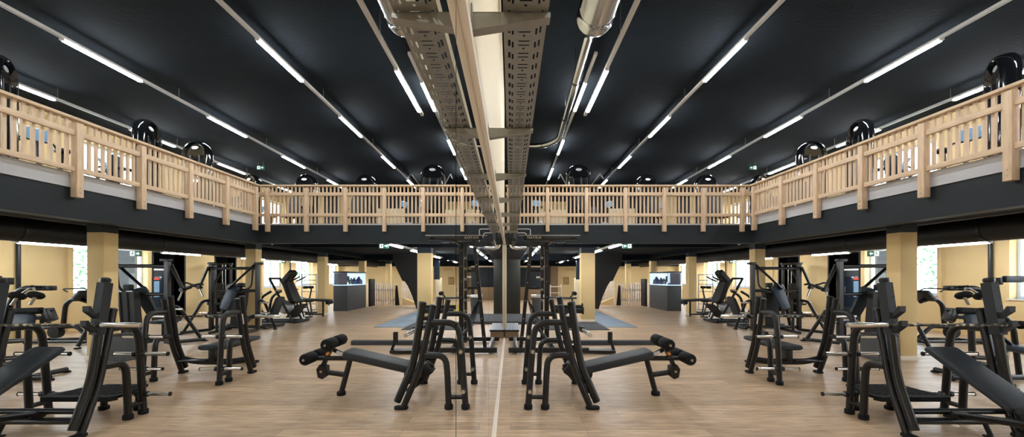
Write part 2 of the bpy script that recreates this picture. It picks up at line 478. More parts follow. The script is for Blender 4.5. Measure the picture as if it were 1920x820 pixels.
# ------------------------------------------------------------------ railings
P = 1.095
def railing_front():
    t = thing('balcony_railing', 'larch picket railing along the front edge of the balcony, facing the hall', 'railing', (0, 0, 0))
    xs = [1.03 + P * i for i in range(-1, 6)]
    for x in xs:
        m = MB(); m.b2((x - 0.048, BY - 0.115, 2.88), (x + 0.048, BY - 0.015, 4.10), 0.004)
        m.prism([(x - 0.044, BY - 0.111, 4.10), (x + 0.044, BY - 0.111, 4.10), (x + 0.044, BY - 0.019, 4.10), (x - 0.044, BY - 0.019, 4.10)], (0, 0, 0.012))
        for z in (2.95, 3.03): m.cyl((x, BY - 0.121, z), (x, BY - 0.114, z), 0.011, mi=1, seg=8)
        m.build('post', [WOOD, STEEL], t)
    edges = [-0.15] + xs + [BX - 0.03]
    for i in range(len(edges) - 1):
        a, b = edges[i] + (0.05 if i else 0), edges[i + 1] - (0.05 if i < len(edges) - 2 else 0)
        if b - a < 0.02: continue
        for z0, z1, nm in ((3.895, 3.985, 'rail'), (3.305, 3.395, 'rail')):
            MB().b2((a, BY - 0.085, z0), (b, BY - 0.035, z1), 0.004).build(nm, WOODH, t)
    MB().b2((-0.15, BY - 0.09, 4.155), (BX - 0.02, BY + 0.05, 4.20), 0.006).build('handrail', WOODH, t)
    i = 0
    x = xs[0] - P / 10
    for k in range(-1, 78):
        x = xs[0] + P / 10 * k
        if x > BX - 0.06 or x < -0.14: continue
        MB().b2((x - 0.022, BY - 0.034, ZB + 0.012), (x + 0.022, BY - 0.008, 4.154)).build('baluster', WOOD, t)
    return t
railing_front()
def railing_side():
    t = thing('balcony_railing', 'larch picket railing along the side balcony, mounted over a pale grey band', 'railing', (0, 0, 0))
    ys = [5.14 + 1.085 * i for i in range(-3, 6)]
    for y in ys:
        m = MB(); m.b2((BX - 0.145, y - 0.05, 2.90), (BX - 0.035, y + 0.05, 4.10), 0.004)
        m.prism([(BX - 0.14, y - 0.046, 4.10), (BX - 0.04, y - 0.046, 4.10), (BX - 0.04, y + 0.046, 4.10), (BX - 0.14, y + 0.046, 4.10)], (0, 0, 0.012))
        for z in (2.97, 3.05): m.cyl((BX - 0.151, y, z), (BX - 0.144, y, z), 0.011, mi=1, seg=8)
        m.build('post', [WOOD, STEEL], t)
    edges = [1.0] + ys + [BY - 0.13]
    for i in range(len(edges) - 1):
        a, b = edges[i] + (0.052 if i else 0), edges[i + 1] - (0.052 if i < len(edges) - 2 else 0)
        if b - a < 0.02: continue
        for z0, z1 in ((3.895, 3.985), (3.315, 3.395)):
            MB().b2((BX - 0.115, a, z0), (BX - 0.06, b, z1), 0.004).build('rail', WOODH, t)
    MB().b2((BX - 0.12, 1.0, 4.155), (BX + 0.03, BY - 0.10, 4.20), 0.006).build('handrail', WOODH, t)
    y = ys[0] - 1.085 * 0.8
    while y < BY - 0.14:
        if all(abs(y - p) > 0.01 for p in ys) or True:
            MB().b2((BX - 0.058, y - 0.022, 3.318), (BX - 0.026, y + 0.022, 4.154)).build('baluster', WOOD, t)
        y += 0.1085
    return t
railing_side()

# ------------------------------------------------------------------ ceiling lights
def light_strip(x, z, y0, y1, lamps, label, group, ceil=ZC, wd=0.065, lampw=0.07):
    t = thing('ceiling_light', label, 'light', (x, 0, z), 0, group)
    m = MB(); m.b2((-wd / 2, y0, 0), (wd / 2, y1, 0.06), 0.004)
    m.build('rail', RAILW, t)
    y = y0 + 0.4
    while y < y1:
        if ceil - z - 0.06 > 0.02:
            MB().cyl((0, y, 0.06), (0, y, ceil - z), 0.006, seg=6).build('hanger', STEEL, t)
        y += 3.4
    for a, b in lamps:
        m = MB(); m.b2((-lampw / 2, a, -0.045), (lampw / 2, b, 0.0), 0.012)
        o = m.build('lamp_tube', LAMPM, t)
        for y in (a - 0.02, b + 0.02):
            MB().b2((-lampw / 2, y - 0.018, -0.04), (lampw / 2, y + 0.018, 0.0), 0.004).build('end_cap', RAILW, o)
def runs(first, period, n, L=1.48): return [(first + period * i, first + period * i + L) for i in range(n)]
UPG = 'light strips under the hall ceiling'
light_strip(1.75, 1.6 + 3.80, -4.5, 9.0, runs(-3.4, 5.18, 2, 1.5) + [(6.96, 8.69)], 'low hung pale light strip ending beside the silver duct', UPG)
light_strip(1.74, 1.6 + 4.56, 7.8, 20.5, [(8.9, 10.4), (12.6, 14.1), (15.9, 17.7)], 'light strip close beside the thin silver pipe', UPG)
light_strip(4.33, 1.6 + 4.40, -4.5, 21.5, runs(-3.1, 3.38, 7), 'second light strip out from the mirror, over the middle of the hall', UPG)
light_strip(7.93, 1.6 + 4.40, -4.5, 21.5, runs(-3.1, 3.38, 7), 'light strip above the side balcony railing', UPG)
light_strip(10.95, 1.6 + 4.40, -4.5, 21.5, runs(-2.2, 3.38, 7), 'light strip over the side balcony machines, close to the window wall', UPG)
LOG = 'light strips under the balcony'
light_strip(3.3, 2.60, 11.3, 28.0, [(11.35, 12.75), (13.9, 15.3), (18.0, 19.5), (20.6, 22.1), (24.2, 25.7)], 'light strip under the balcony passing the free standing column', LOG, ZL)
light_strip(0.92, 2.60, 11.3, 27.0, [(11.7, 12.3), (13.0, 14.4), (15.4, 17.0), (18.5, 20.0), (22, 23.5)], 'light strip under the balcony seen through the power rack', LOG, ZL)
light_strip(11.0, 2.42, -4.5, 28.0, runs(-2.12, 3.63, 8, 1.5), 'light strip under the balcony along the window wall', LOG, ZL)
light_strip(10.1, 2.46, 22.5, 28.2, [(23.0, 24.5), (25.4, 26.9)], 'short light strip before the far windows, over the far picket fence', LOG, ZL)
light_strip(5.75, 2.62, 20.65, 28.0, [(21.0, 22.5), (24.6, 26.1)], 'short light strip over the picket fence at the far end', LOG, ZL)

# ------------------------------------------------------------------ cable tray on brackets along the mirror wall
def cable_tray():
    zt = 1.6 + 1.13
    t = thing('cable_tray', 'perforated galvanised cable tray on brackets above the mirror', 'cable tray', (0, 0, zt))
    x0, x1 = -0.030, 0.156
    Y0, Y1 = -1.0, 10.05
    per = 0.10
    # bottom sheet with real slots: columns across, rows along
    def cut(u0, u1): return (x0 + u0, x0 + u1)
    wd = x1 - x0
    slots = [(0.016, 0.028, 0.014, 0.062), (0.034, 0.043, 0.030, 0.075), (0.142, 0.151, 0.030, 0.075), (0.160, 0.172, 0.014, 0.062)]
    centre = [(0.066, 0.118, 0.020, 0.029), (0.066, 0.118, 0.052, 0.061), (0.086, 0.097, 0.078, 0.090)]
    holes = slots + centre
    us = sorted(set([0, wd] + [h[0] for h in holes] + [h[1] for h in holes]))
    vs = sorted(set([0, per] + [h[2] for h in holes] + [h[3] for h in holes]))
    m = MB(); bm = m.bm
    ny = int((Y1 - Y0) / per)
    cache = {}
    def vert(i, k, v):
        key = (i, k if v < per - 1e-6 else k + 1, round(v if v < per - 1e-6 else 0, 4))
        if key not in cache: cache[key] = bm.verts.new((x0 + us[i], Y0 + k * per + v, 0))
        return cache[key]
    for k in range(ny):
        for i in range(len(us) - 1):
            for j in range(len(vs) - 1):
                cu, cv = (us[i] + us[i + 1]) / 2, (vs[j] + vs[j + 1]) / 2
                if any(h[0] < cu < h[1] and h[2] < cv < h[3] for h in holes): continue
                bm.faces.new((vert(i, k, vs[j]), vert(i + 1, k, vs[j]), vert(i + 1, k, vs[j + 1]), vert(i, k, vs[j + 1])))
    # pressed ribs beside the middle slots
    for k in range(ny):
        y = Y0 + k * per
        for v in (0.0245, 0.0565):
            m.box((x0 + 0.060, y + v, -0.001), (0.006, 0.012, 0.003)); m.box((x0 + 0.124, y + v, -0.001), (0.006, 0.012, 0.003))
    m.build('tray_bottom', GALV, t, smooth=False)
    m = MB(); m.b2((x0 - 0.003, Y0, 0), (x0, Y1, 0.06)); m.b2((x0 - 0.003, Y0, 0.06), (x0 + 0.010, Y1, 0.063))
    m.build('tray_side', GALV, t)
    m = MB(); m.b2((x1, Y0, 0), (x1 + 0.003, Y1, 0.06)); m.b2((x1 - 0.010, Y0, 0.06), (x1 + 0.003, Y1, 0.063))
    m.build('tray_side', GALV, t)
    for k in range(9):
        y = 0.36 + 1.26 * k - 1.26
        m = MB()
        # tapered arm with a pressed rib and folded flanges
        m.prism([(MX + 0.004, y, -0.004), (x1 + 0.012, y, -0.004), (x1 + 0.012, y, -0.022), (MX + 0.004, y, -0.075)], (0, 0.004, 0))
        m.prism([(MX + 0.004, y, -0.002), (x1 + 0.012, y, -0.002), (x1 + 0.012, y, -0.006), (MX + 0.004, y, -0.006)], (0, 0.05, 0))
        m.prism([(MX + 0.004, y, -0.075), (x1 + 0.012, y, -0.022), (x1 + 0.012, y, -0.025), (MX + 0.004, y, -0.078)], (0, 0.05, 0))
        m.b2((MX + 0.001, y - 0.01, -0.10), (MX + 0.006, y + 0.06, 0.03), 0.001)
        m.tube([(MX + 0.03, y + 0.018, -0.062), (MX + 0.045, y + 0.018, -0.046), (x1 - 0.02, y + 0.018, -0.024)], 0.006, 6)
        m.build('bracket', GALV, t)
    return t
cable_tray()
tag(MB().tube([(0.0, 8.2, 2.81), (0.02, 9.5, 2.80), (0.03, 10.0, 2.70), (0.03, 10.3, 2.60)], 0.03, 8, 0.2).build('cable_bundle', BLACKM), 'thick black cable bundle dropping from the end of the cable tray', 'cable')
m = MB()
m.box((0.02, 10.35, 2.62), (0.24, 0.2, 0.28), (0, 0, 0.3), 0.02)
tag(m.build('junction_box', BLACKM), 'black junction box below the end of the cable tray', 'box')
m = MB(); pts = [(0.0, 11.18, 2.60), (0.06, 11.2, 2.50), (0.16, 11.4, 2.49), (0.30, 11.5, 2.52), (0.42, 11.6, 2.53)]
m.tube(pts, 0.075, 14, 0.06)
for p in [V(pts[2]) , V(pts[3])]: m.lathe([(0.076, -0.02), (0.082, -0.01), (0.082, 0.01), (0.076, 0.02)], p, (1, 0.3, 0))
m.cyl((0.30, 11.5, 2.58), (0.30, 11.5, ZL), 0.006, seg=6)
tag(m.build('flexible_duct', FOIL), 'crinkled silver foil duct under the balcony beside the black column', 'duct')

# big silver duct narrowing to a pipe
zd = 1.6 + 4.0
t = thing('ventilation_duct', 'bright silver round duct narrowing to a thin pipe under the ceiling', 'duct')
m = MB()
m.lathe([(0.27, -5.5), (0.285, -5.5), (0.285, -5.45), (0.27, -5.4), (0.27, 5.6), (0.282, 5.62), (0.282, 5.66), (0.27, 5.68), (0.27, 5.82), (0.285, 5.84), (0.285, 5.9), (0.27, 5.92)], (1.27, 0, zd), (0.004, 1, 0), 40)
m.build('drum', DUCT, t)
m = MB(); m.lathe([(0.27, 5.92), (0.25, 5.98), (0.10, 6.18), (0.085, 6.3)], (1.27, 0, zd), (0.004, 1, 0), 32); m.build('reducer', DUCT, t)
m = MB(); m.tube([(1.29, 6.25, zd), (1.40, 11.05, zd), (1.05, 11.6, zd), (0.05, 11.7, zd)], 0.078, 20, 0.5)
m.build('pipe', DUCT, t)
for y in (7.8, 9.6):
    m = MB(); m.lathe([(0.080, -0.015), (0.088, -0.015), (0.088, 0.015), (0.080, 0.015)], (1.29 + (y - 6.25) * 0.023, y, zd), (0, 1, 0), 20); m.cyl((1.29 + (y - 6.25) * 0.023, y, zd + 0.08), (1.29 + (y - 6.25) * 0.023, y, ZC), 0.006, seg=6)
    m.build('pipe_clamp', BLACK, t)

# black duct and pipes under the side balcony
t = thing('ventilation_duct', 'long black round duct under the side balcony', 'duct')
m = MB(); m.lathe([(0.24, -5), (0.24, 27.5)], (9.4, 0, 2.545), (0, 1, 0), 24); m.build('duct_run', BLACKM, t)
for y in (1.5, 4.5, 7.5, 10.5, 13.5, 16.5, 19.5):
    if abs(y - 20) < 0.6: continue
    MB().lathe([(0.241, -0.03), (0.25, -0.03), (0.25, 0.03), (0.241, 0.03)], (9.4, y, 2.545), (0, 1, 0), 24).build('duct_band', BLACK, t)
tag(MB().tube([(8.3, -4.8, 2.70), (8.3, 10.9, 2.70), (8.0, 11.5, 2.68), (7.9, 11.9, 2.68)], 0.05, 10, 0.3).build('sprinkler_pipe', BLACK), 'thin black pipe beside the black duct', 'pipe')
tag(MB().tube([(0.5, 11.15, 2.73), (6.2, 11.15, 2.73), (6.9, 11.6, 2.68), (7.3, 12.2, 2.66)], 0.04, 10, 0.3).build('sprinkler_pipe', BLACK), 'black pipe hung behind the front balcony fascia', 'pipe')
for a, b, lb in (((0.22, 10.78, 2.97), 0, 'outer'), ((0.12, 10.78, 2.85), 1, 'inner')):
    m = MB()
    if b == 0: m.tube([(0.16, 10.785, 2.96), (0.55, 10.785, 2.96), (0.55, 10.785, 2.60)], 0.014, 8, 0.05)
    else: m.tube([(0.16, 10.785, 2.85), (0.42, 10.785, 2.85), (0.45, 10.785, 2.72)], 0.013, 8, 0.05)
    tag(m.build('conduit_pipe', GREYW), 'thin grey conduit pipe bent on the balcony fascia, the %s of two' % lb, 'pipe', 'conduits on the fascia')

# ------------------------------------------------------------------ exit signs
def exit_sign(x, y, z, label, ceil, arrow=-1):
    t = thing('exit_sign', label, 'sign', (x, y, z), 0, 'emergency exit signs')
    MB().box((0, 0, 0), (0.30, 0.03, 0.15), None, 0.004).build('panel', GREENS, t)
    m = MB()
    ax = -0.07
    m.prism([(ax - 0.055, -0.017, 0), (ax - 0.005, -0.017, 0.045), (ax - 0.005, -0.017, 0.015), (ax + 0.045, -0.017, 0.015), (ax + 0.045, -0.017, -0.015), (ax - 0.005, -0.017, -0.015), (ax - 0.005, -0.017, -0.045)], (0, -0.002, 0))
    m.build('arrow', WHITES, t)
    m = MB()
    m.box((0.07, -0.016, 0), (0.115, 0.003, 0.125)); 
    m.build('door_symbol', WHITES, t)
    m = MB()
    hx = 0.068
    m.cyl((hx - 0.006, -0.018, 0.042), (hx - 0.006, -0.021, 0.042), 0.012, seg=10)
    m.prism([(hx - 0.018, -0.018, 0.028), (hx + 0.012, -0.018, 0.03), (hx + 0.010, -0.018, -0.008), (hx - 0.012, -0.018, -0.008)], (0, -0.003, 0))
    m.prism([(hx - 0.012, -0.018, -0.006), (hx + 0.0, -0.018, -0.006), (hx - 0.012, -0.018, -0.03), (hx - 0.032, -0.018, -0.052), (hx - 0.040, -0.018, -0.045), (hx - 0.022, -0.018, -0.026)], (0, -0.003, 0))
    m.prism([(hx, -0.018, -0.006), (hx + 0.011, -0.018, -0.006), (hx + 0.022, -0.018, -0.03), (hx + 0.040, -0.018, -0.036), (hx + 0.040, -0.018, -0.047), (hx + 0.014, -0.018, -0.040)], (0, -0.003, 0))
    m.prism([(hx - 0.018, -0.018, 0.026), (hx - 0.036, -0.018, 0.004), (hx - 0.030, -0.018, -0.002), (hx - 0.010, -0.018, 0.014)], (0, -0.003, 0))
    m.build('running_figure', GREENS, t)
    m = MB()
    for dx in (-0.1, 0.1): m.cyl((dx, 0, 0.075), (dx, 0, ceil - z), 0.004, seg=6)
    m.build('hanger', STEEL, t)
exit_sign(3.66, 12.0, 2.58, 'green exit sign hung under the balcony beside the free standing column', ZL)
exit_sign(9.9, 15.6, 5.98 + 0.1, 'green exit sign hanging from the hall ceiling above the side balcony', ZC)
exit_sign(9.55, 10.05, 2.22, 'green exit sign below the black duct near the window', 2.30)
exit_sign(10.4, 17.9, 2.33, 'small green exit sign over the windows behind the hack squat machine', ZL)
exit_sign(5.3, 21.8, 2.5, 'small green exit sign on the black stair', ZL)

# ------------------------------------------------------------------ bench family (x forward, y across)
def bench_frame(t, half=0.555, tall=1.26, pegs=(0.71, 0.235), ax=1.0):
    before = set(bpy.data.objects)
    for sgn in (-1, 1):
        y = sgn * half
        m = MB()
        m.tube([(0.755, y, 0.03), (0.56, y, 0.487), (0.40, y, 1.24)], (0.039, 0.039), 14, 0.16)
        m.lathe([(0.039, 0), (0.043, 0.004), (0.043, 0.02), (0.033, 0.03), (0.001, 0.034)], (0.40, y, 1.235), (-0.2, 0, 1), 14)
        m.build('upright', BLACK, t)
        m = MB()
        d = (V((0.53, 0, 1.26)) - V((0.638, 0, 0.548)))
        k = (tall - 0.548) / d.z
        top = V((0.638, y, 0.548)) + V((d.x * k, 0, d.z * k))
        m.tube([(0.835, y, 0.09), (0.638, y, 0.548), top], (0.045, 0.040), 14, 0.16)
        m.lathe([(0.044, 0), (0.048, 0.004), (0.048, 0.03), (0.038, 0.042), (0.001, 0.046)], top - d.normalized() * 0.005, d, 14)
        m.build('upright', BLACK, t)
        for z in (0.36, 0.75, 1.1):  # gap plates between the twin tubes
            m = MB()
            xa = 0.40 + (1.24 - z) * 0.2125 if z > 0.487 else 0.56 + (0.487 - z) * 0.42
            m.box((xa + 0.055, y, z), (0.06, 0.03, 0.05), None, 0.004)
            m.build('spacer_plate', BLACKM, t)
        m = MB(); m.tube([(0.005, y, 0.04), (0.055, y, 0.72), (0.09, y, 1.05), (0.42, y, 1.05)], 0.039, 14, [0.05, 0.26])
        leg_a = m.build('leg', BLACK, t)
        m = MB(); m.tube([(0.21, y, 0.04), (0.225, y, 0.40), (0.245, y, 0.65), (0.50, y, 0.655)], 0.038, 14, [0.05, 0.22])
        leg_b = m.build('leg', BLACK, t)
        MB().tube([(0.02, y, 0.145), (0.215, y, 0.145)], 0.027, 10).build('brace', BLACK, t)
        for x, lg in ((0.005, leg_a), (0.21, leg_b)):
            MB().lathe([(0.046, 0), (0.052, 0.006), (0.052, 0.05), (0.046, 0.058), (0.036, 0.062)], (x, y, 0.0), (0, 0, 1), 18).build('rubber_foot', RUBBER, lg)
        m = MB(); m.pad(axes((1, 0, 0), (0, 1, 0), (0, 0, 1), (0.785, y, 0.017)), 0.17, 0.10, 0.034, 0.008, 0.045); m.build('rubber_foot', RUBBER, t)
        for zp in pegs:
            xp = 0.005 + 0.05 * (zp / 0.72)
            for s2 in (-1, 1):
                m = MB()
                L = 0.25 if s2 == sgn else 0.22
                m.cyl((xp, y + s2 * 0.034, zp), (xp, y + s2 * 0.07, zp), 0.034, 0.034, 14, 0)
                m.cyl((xp, y + s2 * 0.07, zp), (xp, y + s2 * (0.07 + L), zp), 0.0235, None, 14, 1)
                m.cyl((xp, y + s2 * (0.07 + L), zp), (xp, y + s2 * (0.082 + L), zp), 0.026, None, 14, 0)
                m.build('weight_peg', [BLACK, CHROME], t)
    for o in set(bpy.data.objects) - before:
        o.data.transform(Matrix.Diagonal((ax, 1, 1, 1)))
    return t

def barbell(c, ang, label):
    t = thing('barbell', label, 'barbell', c, ang)
    m = MB(); m.cyl((-0.655, 0, 0), (0.655, 0, 0), 0.0145, seg=12); m.build('shaft', CAMOB, t)
    for s in (-1, 1):
        m = MB(); m.lathe([(0.0255, 0.69), (0.0255, 1.10), (0.022, 1.106)], (0, 0, 0), (s, 0, 0), 18)
        m.build('sleeve', CHROME, t)
        m = MB(); m.lathe([(0.03, 0.645), (0.042, 0.65), (0.042, 0.675), (0.032, 0.68), (0.032, 0.70), (0.027, 0.705)], (0, 0, 0), (s, 0, 0), 18)
        m.build('collar', BLACK, t)
    return t

# A: decline bench by the mirror (no pegs stick towards the camera far; short stubs)
def short_pegs(t, half, zs):
    for sgn in (-1, 1):
        for zp in zs:
            for s2 in (-1, 1):
                xp = 0.005 + 0.05 * (zp / 0.72); y = sgn * half
                m = MB()
                m.cyl((xp, y + s2 * 0.03, zp), (xp, y + s2 * 0.055, zp), 0.036, 0.034, 16, 0)
                m.cyl((xp, y + s2 * 0.055, zp), (xp, y + s2 * 0.10, zp), 0.0235, None, 16, 1)
                m.build('weight_peg', [BLACK, STEEL], t)
A = thing('decline_bench', 'black decline press bench with foam leg rollers, standing beside the mirror', 'exercise bench', (0.205, 5.17, 0), 0)
bench_frame(A, 0.545, 1.265, ()); short_pegs(A, 0.545, (0.71, 0.235))
m = MB(); m.pad(frame((0.62, 0, 0.385), (1.67, 0, 0.625), (0, 1, 0), -0.050), 1.08, 0.34, 0.105, 0.024, 0.05); m.build('back_pad', VINYL, A)
m = MB()
m.tube([(0.66, 0, 0.30), (1.30, 0, 0.45), (1.62, 0, 0.50), (2.12, 0, 0.50)], 0.032, 12, 0.1)
m.tube([(0.70, -0.52, 0.33), (0.70, 0.52, 0.33)], 0.034, 12)
m.build('spine_tube', BLACK, A)
m = MB(); m.tube([(0.52, 0, 0.42), (0.62, 0, 0.24), (0.74, 0, 0.15), (0.86, 0, 0.05)], 0.036, 12, 0.08); m.box((0.60, 0, 0.35), (0.16, 0.22, 0.16), (0, 0.6, 0), 0.02); m.cyl((0.80, -0.06, 0.30), (0.80, 0.06, 0.30), 0.09, seg=18)
m.build('rear_bracket', BLACKM, A)
m = MB(); m.tube([(1.63, 0, 0.50), (1.75, 0, 0.05)], 0.036, 12); m.build('leg', BLACK, A)
MB().lathe([(0.05, 0), (0.058, 0.006), (0.058, 0.045), (0.05, 0.053), (0.036, 0.057)], (1.755, 0, 0), (0, 0, 1), 18).build('rubber_foot', RUBBER, A)
m = MB(); m.tube([(1.70, 0, 0.275), (1.98, 0, 0.315)], 0.036, 12); m.build('brace', BLACK, A)
m = MB(); m.prism([(1.93, -0.05, 0.27), (1.99, -0.05, 0.225), (2.05, -0.05, 0.25), (2.07, -0.05, 0.36), (2.03, -0.05, 0.42), (1.94, -0.05, 0.40)], (0, 0.10, 0)); m.build('pivot_housing', BLACK, A)
m = MB(); m.cyl((2.005, -0.052, 0.33), (2.005, -0.06, 0.33), 0.016); m.build('pivot_bolt', STEEL, A)
m = MB(); m.bar((2.0, 0, 0.40), (1.87, 0, 0.68), 0.05, 0.05); m.tube([(1.85, -0.02, 0.62), (1.72, -0.02, 0.555), (1.68, -0.02, 0.53)], 0.03, 8, 0.05); m.build('roller_post', BLACK, A)
m = MB(); m.cyl((1.915, -0.03, 0.57), (1.915, -0.075, 0.57), 0.022, 0.018); m.build('adjusting_knob', ORANGE, A)
m = MB(); m.box((1.755, -0.055, 0.577), (0.09, 0.003, 0.045), (0, -0.35, 0)); m.build('sticker', WHITE, A)
for cx, cz, nm in ((1.845, 0.72, 0), (2.12, 0.53, 1)):
    m = MB(); m.cyl((cx, -0.28, cz), (cx, 0.28, cz), 0.016, seg=10); m.build('roller_axle', STEEL, A)
    for s in (-1, 1):
        m = MB(); m.lathe([(0.03, 0.025), (0.066, 0.03), (0.076, 0.045), (0.076, 0.235), (0.068, 0.252), (0.03, 0.256)], (cx, 0, cz), (0, s, 0), 24); m.build('foam_roller', RUBBER, A)
m = MB(); m.tube([(0.62, 0.53, 0.86), (0.74, 0.36, 0.88), (0.79, 0.22, 0.868)], 0.02, 10, 0.06); m.cyl((0.79, 0.24, 0.872), (0.80, 0.17, 0.862), 0.042, seg=18); m.cyl((0.80, 0.17, 0.862), (0.85, -0.13, 0.825), 0.0265, seg=18, mi=1); m.build('bar_holder', [BLACK, CHROME], A)
for s in (-1, 1):
    m = MB(); m.prism([(0.60, s * 0.545 - 0.02, 0.98), (0.72, s * 0.545 - 0.02, 0.93), (0.73, s * 0.545 - 0.02, 0.90), (0.60, s * 0.545 - 0.02, 0.76)], (0, 0.04, 0)) if s > 0 else m.box((0.585, s * 0.545, 0.9), (0.04, 0.05, 0.10), (0, -0.15, 0), 0.005)
    m.build('bar_catch', BLACK, A)

# B: flat bench
B = thing('flat_bench', 'black flat press bench with weight pegs, standing behind the decline bench\'s far side, bar racked', 'exercise bench', (4.56, 5.65, 0), radians(90))
B['label'] = 'black flat press bench with chrome weight pegs and low padded seat in mid hall'
bench_frame(B, 0.575, ax=0.92)
m = MB(); m.pad(axes((1, 0, 0), (0, 1, 0), (0, 0, 1), (1.04, 0, 0.455)), 1.12, 0.32, 0.075, 0.022, 0.05); m.build('seat_pad', VINYL, B)
m = MB(); m.tube([(0.60, 0, 0.39), (1.5, 0, 0.39)], 0.03, 12); m.box((0.66, 0, 0.31), (0.16, 0.10, 0.2), None, 0.01); m.build('spine_tube', BLACK, B)
m = MB(); m.tube([(0.70, -0.56, 0.24), (0.66, -0.3, 0.20), (0.66, 0.3, 0.20), (0.70, 0.56, 0.24)], (0.03, 0.05), 12, 0.15); m.box((0.62, -0.28, 0.235), (0.18, 0.44, 0.02), None, 0.004); m.build('cross_beam', BLACK, B)
m = MB(); m.tube([(1.40, 0, 0.38), (1.48, 0, 0.05)], 0.036, 12); m.build('leg', BLACK, B)
m = MB(); m.pad(axes((1, 0, 0), (0, 1, 0), (0, 0, 1), (1.49, 0, 0.02)), 0.10, 0.34, 0.04, 0.01, 0.03); m.build('rubber_foot', RUBBER, B)
for s in (-1, 1):
    m = MB(); m.prism([(0.55, s * 0.575 - 0.02, 0.99), (0.595, s * 0.575 - 0.02, 0.93), (0.65, s * 0.575 - 0.02, 0.925), (0.675, s * 0.575 - 0.02, 0.97), (0.69, s * 0.575 - 0.02, 0.96), (0.67, s * 0.575 - 0.02, 0.89), (0.56, s * 0.575 - 0.02, 0.84)], (0, 0.04, 0)); m.build('bar_catch', BLACK, B)
    m = MB(); m.box((0.452, s * 0.613, 0.93), (0.022, 0.003, 0.17), (0, -0.2, 0)); m.build('sticker', WHITE, B)
barbell((4.57, 5.65 + 0.632, 0.955), 0, 'barbell with camouflage grip resting on the flat press bench in mid hall')

# C: incline bench
C = thing('incline_bench', 'black incline press bench with tall uprights and ribbed spotter platform', 'exercise bench', (4.52, 4.47, 0), radians(-90))
bench_frame(C, 0.555, 1.555, ax=0.87)
for s in (-1, 1):
    m = MB(); a = V((0.500, s * 0.555, 1.00)); b = V((0.424, s * 0.555, 1.54))
    m.tube([a, b], (0.047, 0.040), square=True, up=(0, 1, 0))
    d = (b - a).normalized()
    for k in range(5):
        p = a + d * (0.10 + 0.10 * k)
        m.cyl(p + V((0.046, 0.026, 0)), p + V((0.0485, 0.026, 0)), 0.009, mi=1, seg=10)
    m.build('hook_plate', [VINYL, BLACKM], C)
    m = MB()
    for z, k in ((1.10, 1.0), (1.245, 0.9)):
        x = 0.50 - (z - 1.0) * 0.14 + 0.037
        m.prism([(x - 0.01, s * 0.555 - 0.03, z - 0.12), (x + 0.02, s * 0.555 - 0.03, z - 0.075), (x + 0.11, s * 0.555 - 0.03, z + 0.005), (x + 0.11, s * 0.555 - 0.03, z + 0.06), (x + 0.085, s * 0.555 - 0.03, z + 0.06), (x + 0.045, s * 0.555 - 0.03, z - 0.015), (x - 0.01, s * 0.555 - 0.03, z - 0.01)], (0, 0.06, 0))
    m.build('bar_catch', VINYL, C)
# spotter platform
m = MB()
m.prism([(-0.22, 0.10, 0.255), (-0.22, -0.40, 0.255), (0.16, -0.50, 0.255), (0.24, -0.50, 0.255), (0.24, 0.33, 0.255), (0.16, 0.33, 0.255)], (0, 0, 0.03))
for k in range(9):
    yy = -0.42 + 0.085 * k
    m.box((0.02, yy * 0.9 - 0.02, 0.288), (0.36, 0.03, 0.006))
m.prism([(0.24, -0.50, 0.285), (0.30, -0.46, 0.285), (0.30, 0.29, 0.285), (0.24, 0.33, 0.285)], (0, 0, -0.05))
m.build('spotter_platform', RUBBER, C)
for yy in (0.06, -0.36):
    m = MB(); m.tube([(-0.14, yy, 0.04), (-0.14, yy, 0.255)], 0.034, 12); m.build('leg', BLACK, C)
    MB().lathe([(0.046, 0), (0.052, 0.006), (0.052, 0.04), (0.036, 0.05)], (-0.14, yy, 0.0), (0, 0, 1), 18).build('rubber_foot', RUBBER, C)
m = MB(); m.tube([(0.55, -0.54, 0.22), (0.55, 0.54, 0.22)], 0.03, 12); m.tube([(0.63, -0.53, 0.15), (0.63, 0.53, 0.15)], 0.034, 12); m.box((0.59, -0.02, 0.19), (0.12, 0.08, 0.06), None, 0.006)
m.build('cross_beam', BLACK, C)
m = MB(); m.pad(frame((0.45, 0, 0.845), (1.13, 0, 0.43), (0, 1, 0), 0.0), 0.82, 0.34, 0.06, 0.02, 0.04); m.build('back_pad', VINYL, C)
m = MB(); m.pad(axes((0.97, 0, 0.24), (0, 1, 0), (-0.24, 0, 0.97), (1.33, -0.0, 0.47)), 0.36, 0.34, 0.07, 0.02, 0.05); m.build('seat_pad', VINYL, C)
m = MB(); m.tube([(0.58, 0, 0.20), (1.0, 0, 0.28), (1.5, 0, 0.36)], 0.034, 12, 0.1); m.build('spine_tube', BLACK, C)
m = MB(); m.tube([(1.2, 0, 0.32), (1.14, 0, 0.05)], 0.034, 12); m.build('leg', BLACK, C)
m = MB(); m.pad(axes((1, 0, 0), (0, 1, 0), (0, 0, 1), (1.14, 0, 0.025)), 0.10, 0.40, 0.05, 0.01, 0.04); m.build('rubber_foot', RUBBER, C)
m = MB(); m.box((1.10, 0.05, 0.20), (0.05, 0.16, 0.10), (0.2, 0.3, 0), 0.01); m.cyl((1.08, 0.13, 0.22), (1.08, 0.17, 0.22), 0.03); m.build('adjusting_lever', BLACKM, C)
m = MB(); m.tube([(0.63, 0.25, 0.13), (0.68, 0.25, 0.02)], 0.02, 8); m.box((0.68, 0.25, 0.008), (0.10, 0.05, 0.016)); m.build('stabiliser_foot', BLACKM, C)
barbell((4.53, 4.47 - 0.588, 1.112), 0, 'barbell with camouflage grip resting on the incline press bench')

